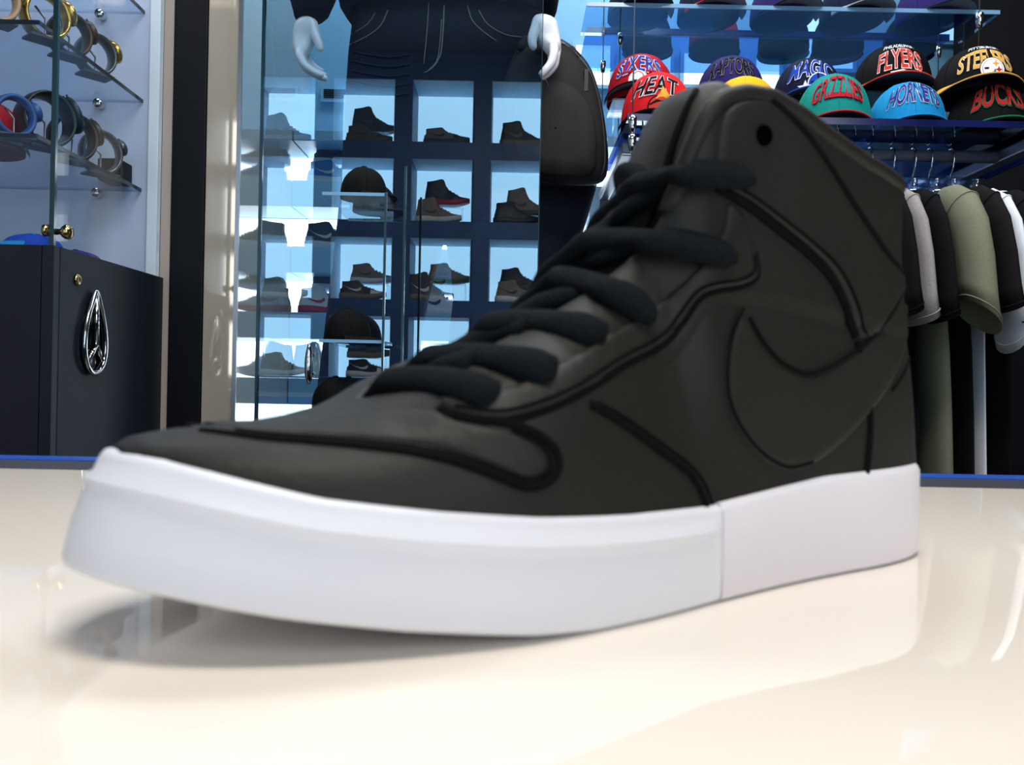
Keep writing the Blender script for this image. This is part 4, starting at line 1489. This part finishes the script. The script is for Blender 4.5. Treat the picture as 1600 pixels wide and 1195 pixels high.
# hands: skinned chains
def skinned(name, chains, mat, parent):
    me = bpy.data.meshes.new(name)
    vs, es, rs = [], [], []
    for ch in chains:
        base = None
        for i, (p, r) in enumerate(ch):
            if isinstance(p, int):
                base = p
                continue
            vs.append(tuple(p))
            rs.append(r)
            idx = len(vs) - 1
            if base is not None:
                es.append((base, idx))
            base = idx
    me.from_pydata(vs, es, [])
    me.materials.append(mat)
    o = bpy.data.objects.new(name, me)
    COL.objects.link(o)
    bm = bmesh.new()
    bm.from_mesh(me)
    ly = bm.verts.layers.skin.verify()
    bm.verts.ensure_lookup_table()
    for i, v_ in enumerate(bm.verts):
        v_[ly].radius = rs[i]
        v_[ly].use_root = (i == 0)
    bm.to_mesh(me)
    bm.free()
    sk = o.modifiers.new('skin', 'SKIN')
    sk.use_smooth_shade = True
    sb = o.modifiers.new('sub', 'SUBSURF')
    sb.levels = 2
    sb.render_levels = 2
    o.parent = parent
    o.matrix_parent_inverse = world_of(parent).inverted()
    return o
hd = MD - .05
def hp(u, v_, dy=0.0):
    p = at(u, v_, hd + dy)
    return Vector((p.x, hd + dy, p.z))
# near-left hand: wrist, back of the hand, four fingers hanging and curling, thumb on the inner side
skinned('hand', [
    [(hp(480, 26), (.026, .030)), (hp(477, 46), (.026, .030)), (hp(473, 62), (.024, .030)), (hp(471, 76), (.022, .028))],
    [(3, 0), (hp(468, 88, -.030), (.0105, .0105)), (hp(476, 103, -.034), (.0098, .0098)), (hp(492, 114, -.034), (.0088, .0088)), (hp(506, 119, -.030), (.007, .007))],
    [(3, 0), (hp(470, 91, -.010), (.0110, .0110)), (hp(479, 108, -.012), (.0102, .0102)), (hp(497, 119, -.012), (.0092, .0092)), (hp(513, 124, -.010), (.0072, .0072))],
    [(3, 0), (hp(474, 90, .012), (.0105, .0105)), (hp(484, 105, .014), (.0098, .0098)), (hp(499, 115, .014), (.0088, .0088)), (hp(511, 119, .012), (.007, .007))],
    [(3, 0), (hp(478, 88, .030), (.009, .009)), (hp(487, 101, .034), (.0084, .0084)), (hp(498, 109, .034), (.0074, .0074)), (hp(506, 112, .032), (.006, .006))],
    [(1, 0), (hp(490, 50, -.016), (.015, .015)), (hp(496, 62, -.022), (.0115, .0115)), (hp(500, 73, -.024), (.0100, .0100)), (hp(501, 82, -.024), (.0078, .0078))],
], m_hand, MAN)
hd = 1.835
skinned('hand', [
    [(hp(853, 22), (.022, .026)), (hp(850, 40), (.024, .027)), (hp(855, 56), (.022, .027)), (hp(860, 70), (.019, .025))],
    [(3, 0), (hp(866, 82, -.030), (.0105, .0105)), (hp(862, 98, -.034), (.0098, .0098)), (hp(852, 110, -.036), (.0088, .0088)), (hp(843, 119, -.034), (.007, .007))],
    [(3, 0), (hp(868, 84, -.010), (.0110, .0110)), (hp(866, 102, -.012), (.0102, .0102)), (hp(856, 114, -.014), (.0092, .0092)), (hp(845, 123, -.012), (.0072, .0072))],
    [(3, 0), (hp(866, 84, .012), (.0105, .0105)), (hp(864, 100, .014), (.0098, .0098)), (hp(855, 111, .014), (.0088, .0088)), (hp(846, 118, .012), (.007, .007))],
    [(3, 0), (hp(862, 82, .030), (.009, .009)), (hp(860, 96, .034), (.0084, .0084)), (hp(852, 105, .034), (.0074, .0074)), (hp(846, 111, .032), (.006, .006))],
    [(1, 0), (hp(838, 44, -.016), (.014, .014)), (hp(832, 56, -.022), (.0115, .0115)), (hp(831, 68, -.026), (.0100, .0100)), (hp(835, 79, -.028), (.0078, .0078))],
], m_hand, MAN)

# ------------------------------------------------------------------ backpack hanging from the hand
BD = 1.93
m_bag = M('dark_bag_fabric', rgb(30, 26, 26), .7, var=.35, vs=14, bump=.25, bs=600, stretch=(1, 1, .35), spec=.25)
m_zip = M('black_zip', rgb(12, 12, 13), .4)
out_px = [(800, 92), (820, 64), (850, 55), (880, 62), (905, 82), (925, 110), (940, 160), (949, 220), (950, 262), (942, 284), (915, 290), (880, 288), (845, 282), (808, 268), (790, 240), (782, 190), (786, 135)]
BAG = thing('backpack', 'dark grey backpack with zip held in the mannequin hand at the edge of the pane', 'backpack', at(865, 290, BD))
pl = smooth_poly(out_px, True, 9)
cxp = Vector((868, 180))
rows = []
for sc, dy in ((.90, .055), (.985, .045), (1.0, .02), (1.0, -.01), (.985, -.035), (.93, -.052), (.80, -.064), (.5, -.071), (.02, -.073)):
    rows.append([at(cxp.x + (p.x - cxp.x) * sc, cxp.y + (p.y - cxp.y) * sc, BD + dy) for p in pl])
v, f = grid(rows, closed_u=True)
f.append(list(range(len(pl))))
obj('body', v, f, m_bag, BAG)
zp = [at(cxp.x + (p[0] - cxp.x) * .955, cxp.y + (p[1] - cxp.y) * .955, BD - .049) for p in [(862, 58), (885, 66), (908, 88), (926, 114), (940, 162), (948, 220), (948, 262), (940, 282)]]
tube('zip', smooth_poly(zp, False, .01), .004, m_zip, BAG, n=6)
q = at(916, 118, BD - .062)
box('zip_pull', (q.x - .005, q.y - .004, q.z - .035), (q.x + .005, q.y + .003, q.z + .012), m_zip, BAG, .001)
# front pocket
pp = [(800, 150), (820, 128), (862, 122), (905, 140), (928, 180), (934, 240), (925, 272), (880, 276), (835, 268), (806, 240)]
rows = []
c2 = Vector((868, 200))
for sc, dy in ((1.0, -.055), (.985, -.072), (.92, -.080), (.6, -.084), (.02, -.085)):
    rows.append([at(c2.x + (p.x - c2.x) * sc, c2.y + (p.y - c2.y) * sc, BD + dy) for p in smooth_poly(pp, True, 9)])
v, f = grid(rows, closed_u=True)
obj('front_pocket', v, f, m_bag, BAG)
zp = [at(u, v_, BD - .078) for u, v_ in [(848, 118), (854, 130), (860, 146), (864, 158)]]
tube('pocket_zip', smooth_poly(zp, False, .01), .0035, m_zip, BAG, n=6)
# grab loop through the curled hand
gl = [at(u, v_, BD - .05) for u, v_ in [(815, 80), (822, 62), (838, 66), (850, 80), (862, 92), (876, 84), (886, 74), (902, 92)]]
tube('grab_loop', smooth_poly(gl, False, .01), .003, m_bag, BAG, rb=.011, n=8)

# ------------------------------------------------------------------ glass pane that mirrors the shoe niches across the shop
YP = 1.78
m_pane = GLASS('mirroring_pane', (.74, .88, .97, 1), .27, rcol=(.85, .95, 1, 1))
m_pane_back = GLASS('pane_back', (.96, .98, 1, 1), .0)
xa, xb = capx(403, YP), capx(836, YP)
t = thing('glass_partition', 'tall glass pane in front of the mannequin mirroring rows of shoe niches', 'partition', ((xa + xb) / 2, YP, 0))
v = [(xa, YP, .02), (xb, YP, .02), (xb, YP, 2.98), (xa, YP, 2.98), (xa, YP + .008, .02), (xb, YP + .008, .02), (xb, YP + .008, 2.98), (xa, YP + .008, 2.98)]
me_f = [[0, 1, 2, 3], [5, 4, 7, 6], [0, 3, 7, 4], [1, 5, 6, 2], [3, 2, 6, 7], [0, 4, 5, 1]]
obj('pane', v, me_f, None, t, smooth=False, mats=[m_pane, m_pane_back, m_gedge], midx=[0, 1, 2, 2, 2, 2])
box('pane_edge', (xa - .006, YP - .001, .02), (xa - .0005, YP + .009, 2.98), m_gedge, t)
box('pane_edge', (xb + .0005, YP + .001, .02), (xb + .002, YP + .009, 2.98), m_gedge, t)
# chrome door handle on the pane
a_, b2 = at(483, 535, YP - .03), at(482, 600, YP - .03)
hpth = [a_.lerp(b2, q / 8) for q in range(9)]
tube('door_handle', hpth, [.0015, .0045, .0065, .0078, .0085, .0085, .0080, .0065, .0025], m_chrome, t, n=10)
for q in (.3, .75):
    c = a_.lerp(b2, q)
    tube('handle_mount', [c, Vector((c.x, YP - .001, c.z))], .004, m_chrome, t, n=8)

# ------------------------------------------------------------------ glass tower added before the pane, standing in for a mirrored cap vitrine
TX0, TX1 = capx(488, 1.68), capx(628, 1.68)
t = thing('mirrored_vitrine_standin', 'added slim glass shelf tower of three black caps, standing in for a mirrored vitrine', 'display tower', ((TX0 + TX1) / 2, 1.68, 0))
tz = [at(560, 303, 1.66).z, at(545, 531, 1.66).z, at(530, 641, 1.66).z]
for x in (capx(597, 1.64), capx(627, 1.64)):
    box('glass_edge', (x - .0022, 1.639, .02), (x + .0022, 1.645, tz[0] + (.0 if x < capx(610, 1.64) else .05)), m_gedge, t)
box('base', (TX0, 1.62, 0), (TX1, 1.74, .02), m_black, t)
m_pale = M('pale_glass_edge', rgb(120, 165, 200), .15)
for z in tz:
    box('shelf_panel', (capx(500, 1.66), 1.650, z - .006), (capx(600, 1.66), 1.765, z), m_clear, t)
    box('shelf_edge', (capx(500, 1.66), 1.646, z - .006), (capx(600, 1.66), 1.6495, z), m_pale, t)
for u, z, lb in ((562, tz[0], 'black cap on the top shelf of the stand-in glass tower'), (541, tz[1], 'black cap on the middle shelf of the stand-in glass tower'), (524, tz[2], 'black cap on the lowest shelf of the stand-in glass tower')):
    cap((capx(u, 1.71), 1.712, z + .0005), math.radians(78), c_black, c_black, lb, 'black caps in the stand-in glass tower', name='plain_cap', A=.046, B=.046, H=.062, brim_len=.022, curve=.004)

# ------------------------------------------------------------------ shoe niches on the wall behind the camera (seen mirrored in the pane)
VD = 5.2
NY = 2 * YP - VD                      # front plane of the niche wall
m_nframe = M('niche_frame', rgb(34, 70, 122), .5, var=.05, vs=4)
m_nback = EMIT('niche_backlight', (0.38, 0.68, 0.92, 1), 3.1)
m_nglow = EMIT('niche_added_glow', (0.95, 0.99, 1.0, 1), 3.8)  # extra glow added so the beige column mirrors white patches
cols = [(u - 800) / FPX * VD for u in (190, 313, 436, 560, 683, 807, 930)]
rws = [CAMZ + (595 - v_) / FPX * VD for v_ in (173, 296, 420, 543, 666)]
OW = .186
t = thing('shoe_niche_wall', 'dark blue wall of backlit square shoe niches mirrored in the glass pane', 'shelf unit', (-.8, NY - .15, 0))
pit = .474
for r_ in range(6):
    zc = rws[0] + pit / 2 - r_ * pit if r_ else rws[0] + OW + .05
    box('shelf_board', (cols[0] - pit / 2, NY - .30, zc - (pit / 2 - OW)), (cols[-1] + pit / 2, NY, zc + (pit / 2 - OW)), m_nframe, t)
for r_ in range(5):
    for c_ in range(8):
        xc = cols[0] - pit / 2 + c_ * pit
        box('upright', (xc - (pit / 2 - OW), NY - .30, rws[r_] - OW), (xc + (pit / 2 - OW), NY - .001, rws[r_] + OW), m_nframe, t)
    for c_ in range(7):
        box('back_panel', (cols[c_] - OW, NY - .31, rws[r_] - OW), (cols[c_] + OW, NY - .30, rws[r_] + OW), m_nglow if c_ < 2 else m_nback, t)
m_liner = M('niche_liner', rgb(176, 206, 230), .6, var=.03, vs=8)
for r_ in range(4):
    for c_ in range(2, 6):
        xl, xr, zl, zh = cols[c_] - OW + .0005, cols[c_] + OW - .0005, rws[r_] - OW, rws[r_] + OW
        box('niche_liner', (xl, NY - .299, zh - .004), (xr, NY - .004, zh - .0005), m_liner, t)
        box('niche_liner', (xl, NY - .299, zl), (xl + .004, NY - .004, zh - .0045), m_liner, t)
        box('niche_liner', (xr - .004, NY - .299, zl), (xr, NY - .004, zh - .0045), m_liner, t)
box('top_panel', (cols[0] - pit / 2, NY - .30, rws[0] + OW + .11), (cols[-1] + pit / 2, NY - .02, 2.98), m_nframe, t)
GN = 'sneakers in the mirrored niches'
def nb(c_, r_):
    return cols[c_], rws[r_] - OW
NSH = [  # column, row, dx, lift, heel height, colours, label
    (3, 0, .02, 0, .3, u_olv, u_olv, u_dk, 'olive low sneaker in the mirrored top left niche over the jeans'),
    (3, 0, .03, .10, .6, u_dk, u_dk, u_olv, 'dark grey sneaker raised above the olive sneaker'),
    (4, 0, .02, 0, .25, u_brn, u_dk, u_blk, 'taupe low sneaker alone in the mirrored top middle niche'),
    (5, 0, .01, 0, .55, u_blk, u_brn, u_brn, 'black high sneaker in the mirrored top right niche'),
    (4, 1, -.02, 0, .55, u_brn, u_wht, u_dk, 'taupe high sneaker at the bottom of the mirrored middle niche'),
    (4, 1, .02, .13, .6, u_blk, u_red, u_dk, 'black high sneaker with red sole raised in the mirrored middle niche'),
    (5, 1, -.02, 0, .45, u_blk, u_blk, u_dk, 'black sneaker at the bottom of the mirrored right niche, second row'),
    (5, 1, .05, .075, .7, u_brn, u_dk, u_dk, 'taupe sneaker leaning above the black one, second row'),
    (3, 2, .0, 0, .32, u_dk, u_brn, u_wht, 'grey low sneaker with pale swoosh in the mirrored third row, left'),
    (3, 2, .04, .11, .4, u_brn, u_wht, u_dk, 'taupe sneaker raised in the mirrored third row, left'),
    (4, 2, -.06, 0, .7, u_dk, u_brn, u_wht, 'grey high sneaker in the mirrored third row, middle'),
    (4, 2, .05, .12, .4, u_brn, u_olv, u_dk, 'taupe sneaker raised in the mirrored third row, middle'),
    (5, 2, .0, 0, .45, u_brn, u_wht, u_blk, 'taupe runner sneaker at the bottom of the mirrored third row, right'),
    (5, 2, .02, .085, .5, u_blk, u_dk, u_dk, 'black sneaker resting above the runner, third row right'),
    (3, 3, .05, 0, .3, u_blk, u_wht, u_wht, 'black low sneaker in the mirrored fourth row'),
    (3, 3, .03, .12, .4, u_dk, u_brn, u_blk, 'grey sneaker raised in the mirrored fourth row'),
    (2, 0, .0, 0, .9, u_brn, u_wht, u_dk, 'pale ghostly high sneaker mirrored left of the vent'),
    (2, 2, .0, 0, .4, u_dk, u_wht, u_dk, 'grey sneaker faintly mirrored over the side panel'),
    (2, 3, .0, 0, .5, u_olv, u_wht, u_dk, 'olive sneaker faintly mirrored low over the side panel')]
for c_, r_, dx, lift, k, cu, cs_, ca, lb in NSH:
    x, z = nb(c_, r_)
    if lift:
        st = thing('acrylic_stand', 'clear stand under the ' + lb.split(' raised')[0].split(' leaning')[0].split(' resting')[0] + ' of the ' + ['top', 'second', 'third', 'fourth'][r_] + ' row' + (', left' if c_ == 3 else ', centre' if c_ == 4 else ', right'), 'stand', (x + dx, NY - .19, z), group='clear stands in the niches')
        box('stand_top', (x + dx - .10, NY - .27, z + lift - .004), (x + dx + .10, NY - .16, z + lift), m_clear, st)
        box('stand_leg', (x + dx - .10, NY - .27, z + .0005), (x + dx - .096, NY - .16, z + lift - .0042), m_clear, st)
        box('stand_leg', (x + dx + .096, NY - .27, z + .0005), (x + dx + .10, NY - .16, z + lift - .0042), m_clear, st)
        yy = NY - .215
    else:
        yy = NY - .09
    sneaker('sneaker', (x + dx, yy, z + lift + .0005), math.radians(random.uniform(-6, 6)), k, cu, cs_, ca, lb, GN, size=.285)

# black script on the white sleeve
scr = sx(1586) + .02 * .22 * 1.6
ys = 1.85 - .300 - .066
mk = bpy.data.objects['t_shirt.006']
for pts in ([(-.012, .012), (-.004, .016), (-.010, .004), (.004, .006), (-.008, -.006), (.010, -.004)], [(.002, .020), (.004, -.014)], [(-.016, .002), (.018, .004)], [(.010, .014), (.014, -.010), (.022, -.002)]):
    pth = smooth_poly([Vector((scr + a, ys, at(1590, 506, 1.5).z + b_)) for a, b_ in pts], False, .003)
    v, f = tube_vf(pth, .0014, n=5)
    obj('script_mark', v, f, s_blk, mk)

hanger(.265, 'bare clear hanger at the left end of the rail, beside the backpack')
hanger(.292, 'second bare clear hanger on the rail, just behind the shoe tongue')
